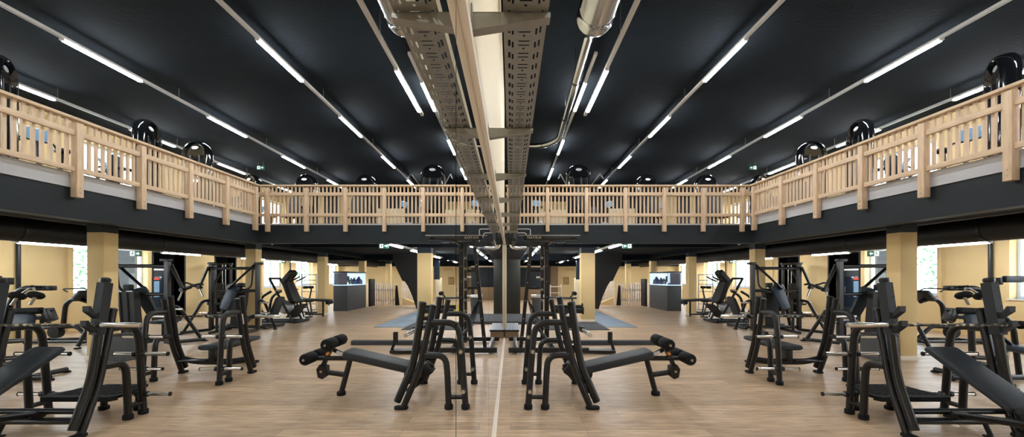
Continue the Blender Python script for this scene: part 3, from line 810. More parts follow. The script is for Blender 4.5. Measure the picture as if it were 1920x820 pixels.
# ------------------------------------------------------------------ power rack
R = thing('power_rack', 'tall black power rack with lettered header at the end of the mirror', 'power rack', (0, 0, 0))
def rpost(p, q, w=0.075, nm='upright'):
    m = MB(); p, q = V(p), V(q)
    m.bar(p, q, w, w, up=(0, 1, 0))
    d = (q - p); L = d.length; d.normalize()
    k = 0.3
    while k < L - 0.1:
        c = p + d * k
        m.cyl(c + V((0, -w / 2 - 0.001, 0)), c + V((0, -w / 2 - 0.002, 0)), 0.010, mi=1, seg=8)
        k += 0.38
    return m.build(nm, [BLACK, RAILW], R)
rpost((0.88, 9.4, 0.05), (0.88, 9.4, 2.42), 0.11)
rpost((0.20, 8.05, 0.05), (0.44, 8.05, 2.40), 0.075)
m = MB(); 
m.b2((0.70, 9.0, 0.05), (0.765, 9.08, 2.42))
for z in (0.55, 0.8, 1.05, 1.3, 1.55, 1.8, 2.05):
    m.box((0.735, 8.995, z), (0.05, 0.012, 0.05), None, 0.003, 1); m.box((0.735, 8.99, z), (0.03, 0.012, 0.03), None, 0, 0)
m.build('upright', [BLACK, STEEL], R)
m = MB(); m.b2((-0.05, 7.9, 0.03), (1.62, 7.99, 0.13), 0.004); m.build('base_beam', BLACK, R)
m = MB(); m.b2((-0.05, 9.36, 0.03), (0.92, 9.44, 0.12), 0.004); m.build('base_beam', BLACK, R)
m = MB(); m.b2((0.86, 7.99, 0.03), (0.93, 9.36, 0.12), 0.004); m.b2((0.06, 7.99, 0.03), (0.14, 9.36, 0.12), 0.004); m.build('base_beam', BLACK, R)
m = MB(); m.b2((1.62, 8.95, 0.0), (3.42, 9.10, 0.10), 0.004); m.b2((0.93, 8.99, 0.03), (1.62, 9.07, 0.10)); m.build('base_beam', MATG, R)
m = MB(); m.prism([(1.62, 7.9, 0.03), (2.16, 7.85, 0.03), (2.16, 8.15, 0.03), (1.45, 8.1, 0.03)], (0, 0, 0.05)); m.build('foot_plate', BLACK, R)
m = MB(); m.bar((2.16, 8.0, 0.07), (2.10, 8.0, 0.22), 0.05, 0.05); m.box((2.08, 8.0, 0.33), (0.09, 0.07, 0.24), None, 0.01); m.build('band_post', BLACKM, R)
m = MB(); m.b2((0.26, 8.0, 2.38), (1.40, 8.06, 2.47), 0.003); m.b2((0.16, 8.02, 2.475), (1.46, 8.06, 2.487), 0.002, 1); m.build('header', [BLACK, STEEL], R)
text_obj('lettering', 'MATRIX', 0.075, 0.002, STEEL, R, axes((1, 0, 0), (0, 0, 1), (0, -1, 0), (0.49, 7.997, 2.427)))
m = MB(); m.tube([(0.06, 8.06, 2.39), (0.06, 9.4, 2.39)], 0.035, square=True); m.tube([(0.88, 8.06, 2.39), (0.88, 9.36, 2.39)], 0.035, square=True); m.b2((0.1, 9.37, 2.36), (0.9, 9.43, 2.44)); m.build('top_beam', BLACK, R)
m = MB(); m.tube([(1.32, 8.0, 2.44), (1.32, 7.9, 2.42)], 0.02, 10); m.tube([(0.93, 8.3, 2.34), (1.20, 8.3, 2.34)], 0.016, 10); m.tube([(0.4, 8.2, 2.35), (0.80, 8.2, 2.35)], 0.016, 10); m.cyl((1.02, 8.28, 2.33), (1.02, 8.24, 2.31), 0.02); m.cyl((1.12, 8.28, 2.33), (1.12, 8.24, 2.31), 0.02); m.build('pull_up_bar', BLACK, R)
for x0, x1, y, z in ((0.93, 1.62, 8.75, 0.86), (0.93, 1.58, 8.45, 0.80)):
    m = MB(); m.b2((x0, y - 0.04, z), (x1, y + 0.04, z + 0.10), 0.004); m.b2((x1, y - 0.045, z - 0.02), (x1 + 0.03, y + 0.045, z + 0.14), 0.004); m.build('spotter_arm', BLACK, R)
m = MB()
for z in (1.16, 1.60): m.cyl((0.60, 8.98, z), (0.68, 8.98, z), 0.03, seg=12); 
m.build('bar_hook', CHROME, R)
m = MB()
for z in (1.72, 1.30): m.b2((0.42, 9.36, z), (0.72, 9.42, z + 0.06))
m.build('cross_brace', BLACK, R)
m = MB(); m.tube([(0.62, 8.3, 0.45), (0.86, 8.05, 0.16)], 0.035, 10); m.build('diagonal_brace', BLACK, R)
for k in range(4):
    m = MB(); x = 0.30 + 0.035 * k
    m.tube([(x + 0.10, 8.9, 1.08 - 0.05 * k), (x + 0.20, 8.85, 0.62), (x + 0.30 + 0.06 * k, 8.8, 0.44)], 0.012, 6, 0.2)
    m.build('band', RUBBER, R)
# ribbed silver step
m = MB()
m.b2((-0.16, 9.95, 0.18), (0.22, 11.4, 0.215), 0, 1)
for k in range(10): m.box((-0.135 + 0.037 * k, 10.67, 0.222), (0.020, 1.44, 0.016))
S1 = thing('step_box', 'low box with ribbed silver top behind the power rack', 'step')
m.build('ribbed_top', [WINF, RUBBER], S1)
m = MB(); m.b2((-0.15, 9.97, 0), (0.20, 11.38, 0.18)); m.build('body', BROWN, S1)
m = MB(); m.b2((-0.16, 12.9, 0.0), (1.4, 15.6, 0.10), 0.004)
tag(m.build('lifting_platform', MATG), 'grey rubber lifting platform behind the ribbed step', 'platform')
# mats
m = MB(); m.b2((0.9, 11.5, 0.0), (2.98, 13.5, 0.02), 0.004); tag(m.build('floor_mat', MATG), 'dark grey rubber mat at the foot of the free standing column', 'mat')
m = MB(); m.b2((3.03, 12.12, 0.0), (4.02, 17.9, 0.02), 0.004); tag(m.build('floor_mat', MATB), 'long blue grey rubber mat running past the free standing column', 'mat')

# ------------------------------------------------------------------ waste bins, buckets
t = thing('waste_bin', 'square grey waste bin standing against the yellow column', 'bin', (7.16, 7.42, 0))
m = MB(); m.prism([(-0.19, -0.19, 0.01), (0.19, -0.19, 0.01), (0.19, 0.19, 0.01), (-0.19, 0.19, 0.01)], (0, 0, 0.46)); m.build('body', GREYD, t)
m = MB(); m.box((0, 0, 0.485), (0.40, 0.40, 0.03), None, 0.008); m.build('rim', BLACKM, t)
def bucket(x, y, r, h, ma, label, cat='bucket', grp=None, bag=False):
    t = thing('bucket' if cat == 'bucket' else 'waste_bin', label, cat, (x, y, 0), 0, grp)
    m = MB(); m.lathe([(r * 0.78, 0), (r, h), (r * 1.06, h), (r * 1.06, h - 0.02), (r * 0.93, h - 0.005), (r * 0.7, 0.02)], (0, 0, 0), (0, 0, 1), 20); m.build('body', ma, t)
    if bag:
        m = MB(); m.lathe([(r * 1.07, h - 0.09), (r * 1.09, h + 0.01), (r * 0.95, h + 0.015), (r * 0.9, h - 0.1)], (0, 0, 0), (0, 0, 1), 20); m.build('bin_liner', WHITE, t)
    else:
        m = MB(); m.tube([(-r, -0.01, h - 0.03), (-r * 0.7, -r * 1.05, h * 0.72), (0, -r * 1.12, h * 0.6), (r * 0.7, -r * 1.05, h * 0.72), (r, -0.01, h - 0.03)], 0.007, 6, 0.1); m.build('handle', WHITE, t)
bucket(2.3, 16.3, 0.15, 0.30, BLUEB, 'blue bucket standing behind the power rack')
for i, x in enumerate((1.92, 2.5)):
    pass
bucket(1.98, 17.6, 0.17, 0.32, YELB, 'lime yellow bucket behind the power rack, beside the free standing column', 'bucket', 'yellow buckets')
bucket(2.36, 17.6, 0.17, 0.32, YELB, 'lime yellow bucket behind the power rack, closer to the column', 'bucket', 'yellow buckets')
bucket(1.12, 16.0, 0.26, 0.85, GREYD, 'tall grey round waste bin with a white liner behind the rack', 'bin', None, True)

# ------------------------------------------------------------------ lever machines (plate loaded), seen front and back
def lever_machine(loc, rz, label):
    t = thing('lever_machine', label, 'strength machine', loc, rz, 'plate loaded lever machines')
    for x in (-0.68, 0.68):
        m = MB(); m.bar((x, 0, 0.05), (x, 0, 1.98), 0.085, 0.10, up=(0, 1, 0)); m.box((x - 0.03, 0, 2.0), (0.22, 0.12, 0.07), None, 0.015); m.build('upright', BLACK, t)
    for z, y in ((1.86, 0.0), (1.20, 0.0), (0.14, 0.02)):
        m = MB(); m.tube([(-0.64, y, z), (0.64, y, z)], 0.042, 12); m.build('cross_beam', BLACK, t)
    m = MB(); m.tube([(-0.62, -0.05, 1.96), (0.02, -0.12, 1.33), (0.10, -0.12, 1.26)], (0.042, 0.03), 10); m.build('press_arm', BLACK, t)
    m = MB(); m.tube([(-0.56, -0.03, 1.9), (-0.56, -0.1, 1.3), (-0.38, -0.3, 1.15), (-0.26, -0.32, 1.2)], 0.027, 10, 0.14); m.build('press_arm', BLACK, t)
    m = MB(); m.tube([(0.70, -0.08, 1.90), (0.93, -0.12, 1.32)], (0.04, 0.03), 10); m.cyl((0.93, -0.18, 1.30), (0.93, -0.06, 1.30), 0.05, seg=14); m.build('swing_arm', BLACK, t)
    m = MB(); m.tube([(0.93, -0.14, 1.32), (0.76, -0.2, 1.04)], 0.018, 10, mi=1); m.tube([(0.95, -0.14, 1.32), (1.28, -0.16, 1.44), (1.36, -0.2, 1.42)], 0.026, 10, 0.06); m.cyl((1.0, -0.15, 1.335), (1.10, -0.155, 1.37), 0.042, seg=12); m.build('grip', [BLACK, CHROME], t)
    m = MB(); m.tube([(0.68, -0.02, 0.92), (0.86, -0.10, 0.90), (0.98, -0.42, 0.30), (1.04, -0.55, 0.05)], 0.04, 12, 0.14); m.tube([(0.68, 0.0, 0.06), (1.08, -0.6, 0.05)], 0.042, 10); m.build('leg', BLACK, t)
    m = MB(); m.tube([(-0.68, 0.0, 0.92), (-0.80, 0.12, 0.88), (-0.92, 0.45, 0.05)], 0.04, 12, 0.14); m.tube([(-0.68, 0.0, 0.06), (-0.68, -0.62, 0.05)], 0.042, 10); m.build('leg', BLACK, t)
    for p in ((1.08, -0.6), (-0.68, -0.62), (-0.92, 0.45)):
        MB().lathe([(0.05, 0), (0.06, 0.005), (0.06, 0.025), (0.045, 0.03)], (p[0], p[1], 0), (0, 0, 1), 14).build('rubber_foot', RUBBER, t)
    m = MB(); m.pad(frame((-0.02, -0.02, 1.36), (0.16, -0.22, 0.66), (-1, 0.0, 0.0)), 0.74, 0.34, 0.08, 0.02, 0.06, taper=0.75); m.build('back_pad', NAVY, t)
    m = MB(); m.pad(axes((1, 0, 0), (0, 1, 0), (0, 0, 1), (0.18, -0.44, 0.50)), 0.40, 0.38, 0.08, 0.02, 0.06); m.build('seat_pad', NAVY, t)
    m = MB()
    A_ = [(-0.12, 0.08, 0.10), (0.20, 0.08, 0.10), (0.20, 0.26, 0.10), (-0.12, 0.26, 0.10)]
    B_ = [(-0.30, 0.05, 1.26), (0.08, 0.05, 1.26), (0.08, 0.20, 1.26), (-0.30, 0.20, 1.26)]
    va = [m.bm.verts.new(p) for p in A_]; vb = [m.bm.verts.new(p) for p in B_]
    for i in range(4): m.bm.faces.new((va[i], va[(i + 1) % 4], vb[(i + 1) % 4], vb[i]))
    m.bm.faces.new(va[::-1]); m.bm.faces.new(vb)
    m.box((-0.11, 0.13, 1.36), (0.16, 0.12, 0.14), None, 0.02)
    for xx in (-0.10, 0.06): m.tube([(xx - 0.13, 0.205, 1.24), (xx, 0.265, 0.14)], 0.02, 8)
    m.build('rear_shroud', BLACKM, t)
    m = MB(); m.tube([(0.18, 0.1, 0.08), (0.18, -0.7, 0.06)], 0.04, 10); m.tube([(0.18, -0.44, 0.08), (0.18, -0.44, 0.46)], 0.035, 10); m.build('seat_frame', BLACK, t)
    for z in (0.55, 0.85):
        for x in (-0.68, 0.68):
            s = 1 if x > 0 else -1
            m = MB(); m.cyl((x + s * 0.04, 0.0, z), (x + s * 0.08, 0, z), 0.04); m.cyl((x + s * 0.08, 0, z), (x + s * 0.34, 0, z), 0.024, mi=1); m.build('weight_peg', [BLACK, CHROME], t)
    return t
lever_machine((7.78, 11.2, 0), 0, 'black lever press machine with navy back pad, in front of the second yellow column')
lever_machine((8.39, 8.94, 0), pi, 'black lever press machine turned back on, behind the waste bin column')

# ------------------------------------------------------------------ crunch machine by the incline bench
K = thing('crunch_machine', 'black machine with curved overhead boom and two disc pads behind the incline bench', 'strength machine', (0, 5.9, 0))
m = MB(); m.tube([(6.77, 0, 1.43), (7.28, 0, 1.43), (7.44, 0, 1.12), (7.53, 0, 0.55), (7.56, 0, 0.06)], 0.04, 14, [0.22, 0.2, 0.1]); m.build('boom', BLACK, K)
m = MB(); m.box((6.80, 0, 1.43), (0.13, 0.10, 0.075), None, 0.01); m.tube([(6.90, -0.14, 1.46), (6.98, 0.14, 1.43)], 0.02, 8); m.build('pivot', BLACK, K)
for px, pz, ph in ((6.85, 1.325, (6.90, -0.12, 1.44)), (7.13, 1.315, (6.97, -0.10, 1.43))):
    m = MB(); m.tube([ph, (px, -0.12, pz)], 0.016, 8); m.tube([(px, -0.12, pz), (px + 0.05, -0.16, pz - 0.14)], 0.02, 8); m.build('pad_rod', STEEL, K)
    m = MB(); m.lathe([(0.02, -0.032), (0.085, -0.03), (0.10, 0.0), (0.085, 0.03), (0.02, 0.032)], (px, -0.13, pz), (0.12, 0.45, 0.9), 20); m.build('disc_pad', RUBBER, K)
m = MB(); m.tube([(6.80, -0.1, 1.09), (7.36, -0.1, 1.07)], 0.052, 14); m.build('roller', RUBBER, K)
m = MB(); m.box((6.74, -0.05, 1.02), (0.11, 0.12, 0.2), (0, 0.4, 0), 0.015); m.tube([(6.72, -0.05, 1.1), (6.78, -0.03, 0.9)], 0.03, 8); m.build('bracket', BLACK, K)
m = MB(); m.pad(axes((1, 0, 0), (0, 0.25, 0.97), (0, -0.97, 0.25), (7.05, -0.16, 0.93)), 0.42, 0.23, 0.10, 0.03, 0.06); m.build('chest_pad', NAVY, K)
m = MB(); m.tube([(7.12, 0, 0.85), (7.15, 0, 0.06)], 0.04, 12); m.tube([(6.80, 0, 0.05), (8.1, 0, 0.05)], 0.042, 12); m.tube([(7.12, -0.5, 0.05), (7.12, 0.5, 0.05)], 0.042, 12); m.tube([(7.14, 0, 0.62), (7.5, 0, 0.60)], 0.035, 10); m.tube([(7.14, 0, 0.36), (7.5, 0, 0.34)], 0.035, 10); m.build('base_frame', BLACK, K)
m = MB(); m.tube([(7.50, 0.1, 1.02), (7.72, 0.1, 1.02), (7.90, 0.1, 0.84), (8.0, 0.1, 0.05)], 0.036, 12, [0.14, 0.14]); m.tube([(7.55, 0.05, 0.75), (7.95, 0.08, 0.45)], 0.03, 10); m.build('rear_frame', BLACK, K)
m = MB(); m.pad(axes((1, 0, 0), (0, 1, 0), (0, 0, 1), (7.80, -0.05, 0.50)), 0.34, 0.36, 0.09, 0.025, 0.06); m.build('seat_pad', NAVY, K)
m = MB(); m.tube([(6.98, -0.42, 0.42), (7.18, -0.38, 0.50), (7.20, -0.38, 0.20), (6.98, -0.42, 0.42)], (0.012, 0.02), square=True, fil=0); m.build('foot_plate', STEEL, K)
for p in ((6.80, 0), (8.1, 0), (7.12, -0.5), (7.12, 0.5)): MB().lathe([(0.05, 0), (0.055, 0.004), (0.055, 0.02), (0.045, 0.03)], (p[0], p[1], 0), (0, 0, 1), 12).build('rubber_foot', RUBBER, K)

# recumbent bike with console
K2 = thing('exercise_bike', 'recumbent exercise bike with tilted console by the window wall pipe', 'exercise bike', (0, 9.3, 0))
m = MB()
for y in (-0.22, 0.22): m.tube([(9.75, y, 0.06), (11.2, y, 0.06)], 0.035, 10)
m.tube([(9.85, -0.3, 0.05), (9.85, 0.3, 0.05)], 0.04, 10); m.tube([(11.15, -0.3, 0.05), (11.15, 0.3, 0.05)], 0.04, 10); m.tube([(9.9, 0, 0.08), (10.25, 0, 0.40), (11.1, 0, 0.36)], 0.045, 10, 0.1)
m.build('base_frame', BLACK, K2)
m = MB(); m.tube([(10.58, 0, 0.4), (10.52, 0, 0.95), (10.3, 0, 1.10), (9.98, 0, 1.0)], (0.05, 0.05), 10, 0.12); m.build('console_mast', BLACK, K2)
m = MB(); m.box((10.05, 0, 1.15), (0.08, 0.42, 0.30), (0, -0.7, 0), 0.02); m.build('console', VINYL, K2)
m = MB(); m.tube([(10.2, -0.24, 1.25), (10.32, -0.24, 1.32), (10.35, 0.24, 1.32), (10.2, 0.24, 1.25)], 0.016, 8, 0.05); m.build('handlebar', BLACK, K2)
m = MB(); m.lathe([(0.05, -0.08), (0.14, -0.07), (0.15, 0), (0.14, 0.07), (0.05, 0.08)], (10.75, 0, 0.26), (0, 1, 0), 20); m.build('flywheel_cover', BLACKM, K2)
m = MB(); m.pad(axes((1, 0, 0), (0, 1, 0), (0, 0, 1), (11.1, 0, 0.62)), 0.36, 0.42, 0.09, 0.03, 0.08); m.tube([(11.1, 0, 0.36), (11.1, 0, 0.6)], 0.04, 10); m.build('seat_pad', VINYL, K2)
# tall machine at the picture's edge with navy arm pads
K3 = thing('pulldown_machine', 'tall black machine with horizontal navy arm pads beside the window wall', 'strength machine', (0, 7.6, 0))
m = MB(); m.bar((10.7, 0, 0.05), (10.7, 0, 1.75), 0.09, 0.12, up=(0, 1, 0)); m.tube([(10.3, 0, 0.05), (11.6, 0, 0.05)], 0.045, 10); m.tube([(10.7, -0.5, 0.05), (10.7, 0.5, 0.05)], 0.045, 10); m.build('upright', BLACK, K3)
m = MB(); m.box((10.0, -0.05, 1.55), (0.80, 0.12, 0.05), None, 0.01); m.box((9.62, -0.05, 1.52), (0.06, 0.16, 0.14), None, 0.01); m.build('arm', BLACK, K3)
for x in (9.84, 10.28):
    m = MB(); m.box((x, -0.13, 1.56), (0.36, 0.08, 0.13), None, 0.02); m.build('arm_pad', NAVY, K3)
m = MB(); m.pad(axes((1, 0, 0), (0, 1, 0), (0, 0, 1), (11.1, 0, 0.5)), 0.4, 0.4, 0.1, 0.03, 0.06); m.tube([(11.1, 0, 0.06), (11.1, 0, 0.46)], 0.04, 10); m.build('seat_pad', NAVY, K3)

# ------------------------------------------------------------------ back extension bench, hack squat
t = thing('back_extension_bench', 'long low black back extension bench beside the third yellow column', 'exercise bench', (0, 15.0, 0))
m = MB(); m.pad(axes((1, 0, 0.05), (0, 1, 0), (-0.05, 0, 1), (7.25, 0, 0.70)), 1.05, 0.34, 0.09, 0.03, 0.06); m.build('thigh_pad', VINYL, t)
m = MB(); m.lathe([(0.05, -0.2), (0.07, -0.19), (0.07, 0.19), (0.05, 0.2)], (6.80, 0, 0.60), (0, 1, 0), 14); m.tube([(6.78, 0, 0.68), (6.82, 0, 0.48)], 0.02, 8); m.build('foam_roller', RUBBER, t)
m = MB()
m.tube([(7.05, 0, 0.66), (7.05, 0, 0.05)], 0.035, 10); m.tube([(7.05, 0, 0.14), (7.75, 0, 0.14)], 0.03, 10)
for y in (-0.22, 0.22): m.tube([(7.85, y, 0.66), (7.68, y, 0.04)], 0.028, 8); m.tube([(8.05, y, 0.62), (8.0, y, 0.3), (8.15, y, 0.04)], 0.028, 8)
m.tube([(7.6, -0.25, 0.04), (7.6, 0.25, 0.04)], 0.035, 8); m.tube([(8.2, -0.25, 0.04), (8.2, 0.25, 0.04)], 0.035, 8); m.tube([(7.70, 0, 0.4), (8.05, 0, 0.4)], 0.028, 8); m.tube([(7.5, 0, 0.66), (8.1, 0, 0.64)], 0.03, 8)
m.build('frame', BLACK, t)
t = thing('hack_squat_machine', 'black hack squat machine with two shoulder pads in front of the windows', 'strength machine', (0, 13.55, 0))
m = MB()
for y in (-0.30, 0.30):
    m.tube([(7.25, y, 0.06), (8.05, y, 1.55)], 0.04, 10); m.tube([(7.1, y, 0.05), (8.6, y, 0.05)], 0.045, 10); m.tube([(8.5, y, 0.05), (8.35, y, 0.9), (8.0, y, 1.1)], 0.045, 10, 0.2)
m.tube([(7.1, -0.45, 0.05), (7.1, 0.45, 0.05)], 0.045, 10); m.tube([(8.6, -0.45, 0.05), (8.6, 0.45, 0.05)], 0.045, 10); m.tube([(8.05, -0.3, 1.55), (8.05, 0.3, 1.55)], 0.04, 10)
m.build('rail_frame', BLACK, t)
m = MB(); m.pad(frame((7.34, 0, 0.72), (7.66, 0, 1.52), (0, 1, 0), 0.02), 0.98, 0.55, 0.22, 0.06, 0.14, taper=0.85); m.build('back_pad', BLACKM, t)
for y in (-0.2, 0.2):
    m = MB(); m.pad(frame((7.36 + y * 0.3, y, 1.80), (7.66 + y * 0.3, y, 1.45), (0, 1, 0)), 0.50, 0.18, 0.22, 0.06, 0.07); m.build('shoulder_pad', BLACKM, t)
    m = MB(); m.tube([(7.40, y, 1.45), (7.15, y, 1.56), (7.06, y, 1.62)], 0.026, 8, 0.05); m.build('handle', BLACK, t)
m = MB(); m.box((7.25, 0, 0.42), (0.04, 0.7, 0.6), (0, -0.75, 0), 0.01); m.build('foot_plate', BLACKM, t)
m = MB(); m.box((7.72, 0, 0.55), (0.5, 0.5, 0.4), (0, -0.5, 0), 0.12); m.build('cover', GREYW, t)
for y in (-0.36, 0.36):
    s = 1 if y > 0 else -1
    m = MB(); m.cyl((7.6, y, 1.15), (7.6, y + s * 0.3, 1.15), 0.025, mi=0); m.build('weight_peg', CHROME, t)
# leg press plates between
t = thing('leg_press_machine', 'black leg press machine with sloping sled rails beside the hack squat machine', 'strength machine', (0, 12.15, 0))
m = MB()
for y in (-0.28, 0.28):
    m.tube([(8.3, y, 1.30), (7.55, y, 0.12)], 0.045, 10); m.tube([(7.2, y, 0.05), (8.9, y, 0.05)], 0.045, 10); m.tube([(8.7, y, 0.06), (8.45, y, 1.35), (8.2, y, 1.35)], 0.05, 10, 0.15)
m.tube([(7.2, -0.5, 0.04), (7.2, 0.5, 0.04)], 0.045, 10); m.build('rail_frame', BLACK, t)
m = MB(); m.box((7.95, 0, 0.82), (0.05, 0.62, 0.62), (0, -0.55, 0), 0.01); m.build('sled_plate', BLACKM, t)
m = MB(); m.pad(frame((7.25, 0, 0.35), (7.0, 0, 0.95), (0, 1, 0)), 0.7, 0.42, 0.1, 0.03, 0.08); m.build('back_pad', VINYL, t)
m = MB(); m.tube([(8.02, -0.38, 0.9), (8.02, 0.38, 0.9)], 0.026, 10); m.build('weight_peg', CHROME, t)

# multi-station cable tower by the black door, and a frame rack by the far windows
def cable_tower(x, y, label, h=2.15, w=0.9):
    t = thing('cable_tower', label, 'strength machine', (x, y, 0), 0.3, 'cable towers by the window wall')
    m = MB()
    for dx in (-w / 2, w / 2): m.bar((dx, 0, 0.03), (dx, 0, h), 0.07, 0.10, up=(0, 1, 0))
    m.bar((-w / 2 - 0.1, 0, h), (w / 2 + 0.1, 0, h), 0.08, 0.08); m.bar((-w / 2, -0.5, 0.03), (-w / 2, 0.4, 0.03), 0.08, 0.06); m.bar((w / 2, -0.5, 0.03), (w / 2, 0.4, 0.03), 0.08, 0.06); m.bar((-w / 2, 0, 0.05), (w / 2, 0, 0.05), 0.08, 0.06)
    m.build('frame', BLACK, t)
    m = MB()
    for k in range(14): m.box((0.0, 0.05, 0.12 + 0.052 * k), (0.26, 0.12, 0.045), None, 0.004)
    m.build('weight_stack', GREYD, t)
    m = MB(); m.cyl((-0.09, 0.05, 0.08), (-0.09, 0.05, h), 0.012); m.cyl((0.09, 0.05, 0.08), (0.09, 0.05, h), 0.012); m.build('guide_rod', CHROME, t)
    m = MB(); m.tube([(-0.25, -0.1, h - 0.05), (-0.28, -0.3, h - 0.4), (-0.1, -0.36, h - 0.7), (0.1, -0.3, h - 1.0)], 0.03, 8, 0.15); m.pad(axes((1, 0, 0), (0, 1, 0), (0, 0, 1), (0.0, -0.35, 0.5)), 0.36, 0.36, 0.09, 0.02, 0.05); m.pad(frame((0, -0.16, 0.7), (0, -0.08, 1.35), (-1, 0, 0)), 0.65, 0.34, 0.1, 0.02, 0.06); m.build('seat_and_arm', BLACKM, t)
    return t
cable_tower(11.75, 16.0, 'black cable tower with weight stack in front of the black doorway')
t = thing('wall_bar_frame', 'pale tubular frame rack standing in front of the far windows', 'rack', (9.5, 18.6, 0))
m = MB()
for x in (-0.35, 0.35): m.tube([(x, 0, 0.03), (x, 0, 1.75)], 0.025, 8)
for z in (0.3, 0.9, 1.25, 1.45, 1.72): m.tube([(-0.35, 0, z), (0.35, 0, z)], 0.02, 8)
m.build('frame', GREYW, t)
m = MB(); m.b2((-0.3, -0.25, 0.0), (0.3, 0.25, 0.02))
m.build('base_plate', BLACK, t)
t = thing('leg_curl_bench', 'dark leg curl bench between the long low bench and the hack squat machine', 'exercise bench', (8.85, 16.9, 0), 0.4)
m = MB(); m.pad(axes((0.97, 0, 0.2), (0, 1, 0), (-0.2, 0, 0.97), (0, 0, 0.62)), 0.9, 0.36, 0.09, 0.03, 0.06); m.build('bench_pad', NAVY, t)
m = MB(); m.tube([(-0.4, 0, 0.5), (-0.5, 0, 0.04)], 0.035, 8); m.tube([(0.35, 0, 0.6), (0.5, 0, 0.04)], 0.035, 8); m.tube([(-0.5, -0.3, 0.04), (-0.5, 0.3, 0.04)], 0.035, 8); m.tube([(0.5, -0.3, 0.04), (0.5, 0.3, 0.04)], 0.035, 8); m.tube([(-0.5, 0, 0.06), (0.5, 0, 0.06)], 0.035, 8); m.tube([(-0.35, 0, 0.6), (-0.5, 0, 1.1), (-0.3, 0, 1.15)], 0.03, 8, 0.1); m.build('frame', BLACK, t)
for y in (-0.14, 0.14): MB().lathe([(0.04, -0.1), (0.06, -0.09), (0.06, 0.09), (0.04, 0.1)], (-0.3, y, 1.15), (0, 1, 0), 12).build('foam_roller', RUBBER, t)
# flat bench with boot-like roller behind the rack
t = thing('sit_up_bench', 'black sit up bench with a foam roller between rack and free standing column', 'exercise bench', (0, 20.6, 0))
m = MB(); m.pad(axes((1, 0, -0.02), (0, 1, 0), (0.02, 0, 1), (2.75, 0, 0.48)), 1.6, 0.34, 0.09, 0.03, 0.06); m.build('bench_pad', VINYL, t)
m = MB(); m.tube([(2.2, 0, 0.42), (2.15, 0, 0.03)], 0.04, 8); m.tube([(3.3, 0, 0.42), (3.35, 0, 0.03)], 0.04, 8); m.tube([(2.15, -0.3, 0.04), (2.15, 0.3, 0.04)], 0.04, 8); m.tube([(3.35, -0.3, 0.04), (3.35, 0.3, 0.04)], 0.04, 8); m.build('frame', BLACK, t)
m = MB(); m.lathe([(0.06, -0.25), (0.11, -0.23), (0.11, 0.23), (0.06, 0.25)], (3.42, 0, 0.72), (0, 1, 0.0), 14); m.tube([(3.2, 0, 0.5), (3.42, 0, 0.75)], 0.04, 8); m.build('foam_roller', RUBBER, t)

# ------------------------------------------------------------------ aquarium
t = thing('aquarium', 'large aquarium on a slate grey cabinet, driftwood and blue rocks inside', 'aquarium', (0, 0, 0))
x0, x1, y0, y1 = 7.36, 8.02, 17.95, 20.24
m = MB(); m.b2((x0, y0, 0.0), (x1, y1, 1.20), 0.006); m.build('cabinet', GREYD, t)
m = MB(); m.b2((x0 - 0.01, y0 - 0.01, 1.80), (x1 + 0.01, y1 + 0.01, 1.87), 0.006); m.build('lid', BLACK, t)
g = MB(); 
g.b2((x0, y0, 1.20), (x0 + 0.012, y1, 1.80)); g.b2((x0 + 0.012, y0, 1.20), (x1, y0 + 0.012, 1.80)); o = g.build('tank_glass', TANKG, t, smooth=False)
m = MB(); m.b2((x1 - 0.02, y0 + 0.012, 1.20), (x1, y1, 1.80)); m.build('back_panel', AQUAW, t)
m = MB(); m.b2((x0 + 0.015, y1 - 0.02, 1.20), (x1 - 0.02, y1, 1.80)); m.build('back_panel', AQUAW, t)
m = MB(); m.b2((x0 + 0.015, y0 + 0.014, 1.24), (x1 - 0.022, y0 + 0.02, 1.79)); m.build('end_panel', AQUA, t)
m = MB(); m.b2((x0 + 0.014, y0 + 0.014, 1.20), (x1 - 0.022, y1 - 0.022, 1.235)); m.build('gravel', AQUAW, t)
def branchy(name, x, y, z, h, ma, n, seed, spread=0.25):
    rnd = random.Random(seed); m = MB()
    for k in range(n):
        a = rnd.uniform(0, 6.28); s = rnd.uniform(0.3, 1) * spread
        p0 = V((x, y, z)); p1 = p0 + V((cos(a) * s * 0.15, sin(a) * s * 0.6, h * rnd.uniform(0.3, 0.5))); p2 = p1 + V((cos(a) * s * 0.2, sin(a + 0.5) * s, h * rnd.uniform(0.25, 0.5)))
        m.tube([p0, p1, p2], 0.014, 6, 0.08)
    tag(m.build(name, ma), None, None); return bpy.data.objects[-1] if False else None
for i, (yy, sd) in enumerate(((18.55, 3), (18.95, 5), (19.3, 8))):
    rnd = random.Random(sd); m = MB()
    for k in range(6):
        a = rnd.uniform(0, 6.28); p0 = V((7.68, yy, 1.23)); p1 = p0 + V((cos(a) * 0.06, sin(a) * 0.18, rnd.uniform(0.1, 0.22))); p2 = p1 + V((cos(a) * 0.08, sin(a + 0.6) * 0.25, rnd.uniform(0.1, 0.25)))
        m.tube([p0, p1, p2], (0.02, 0.02), 6, 0.08)
    tag(m.build('driftwood', BLACKM), ['dark driftwood branch in the aquarium at its hall facing corner', 'dark driftwood branch in the middle of the aquarium', 'dark driftwood branch deep inside the aquarium'][i], 'driftwood', 'driftwood in the aquarium')
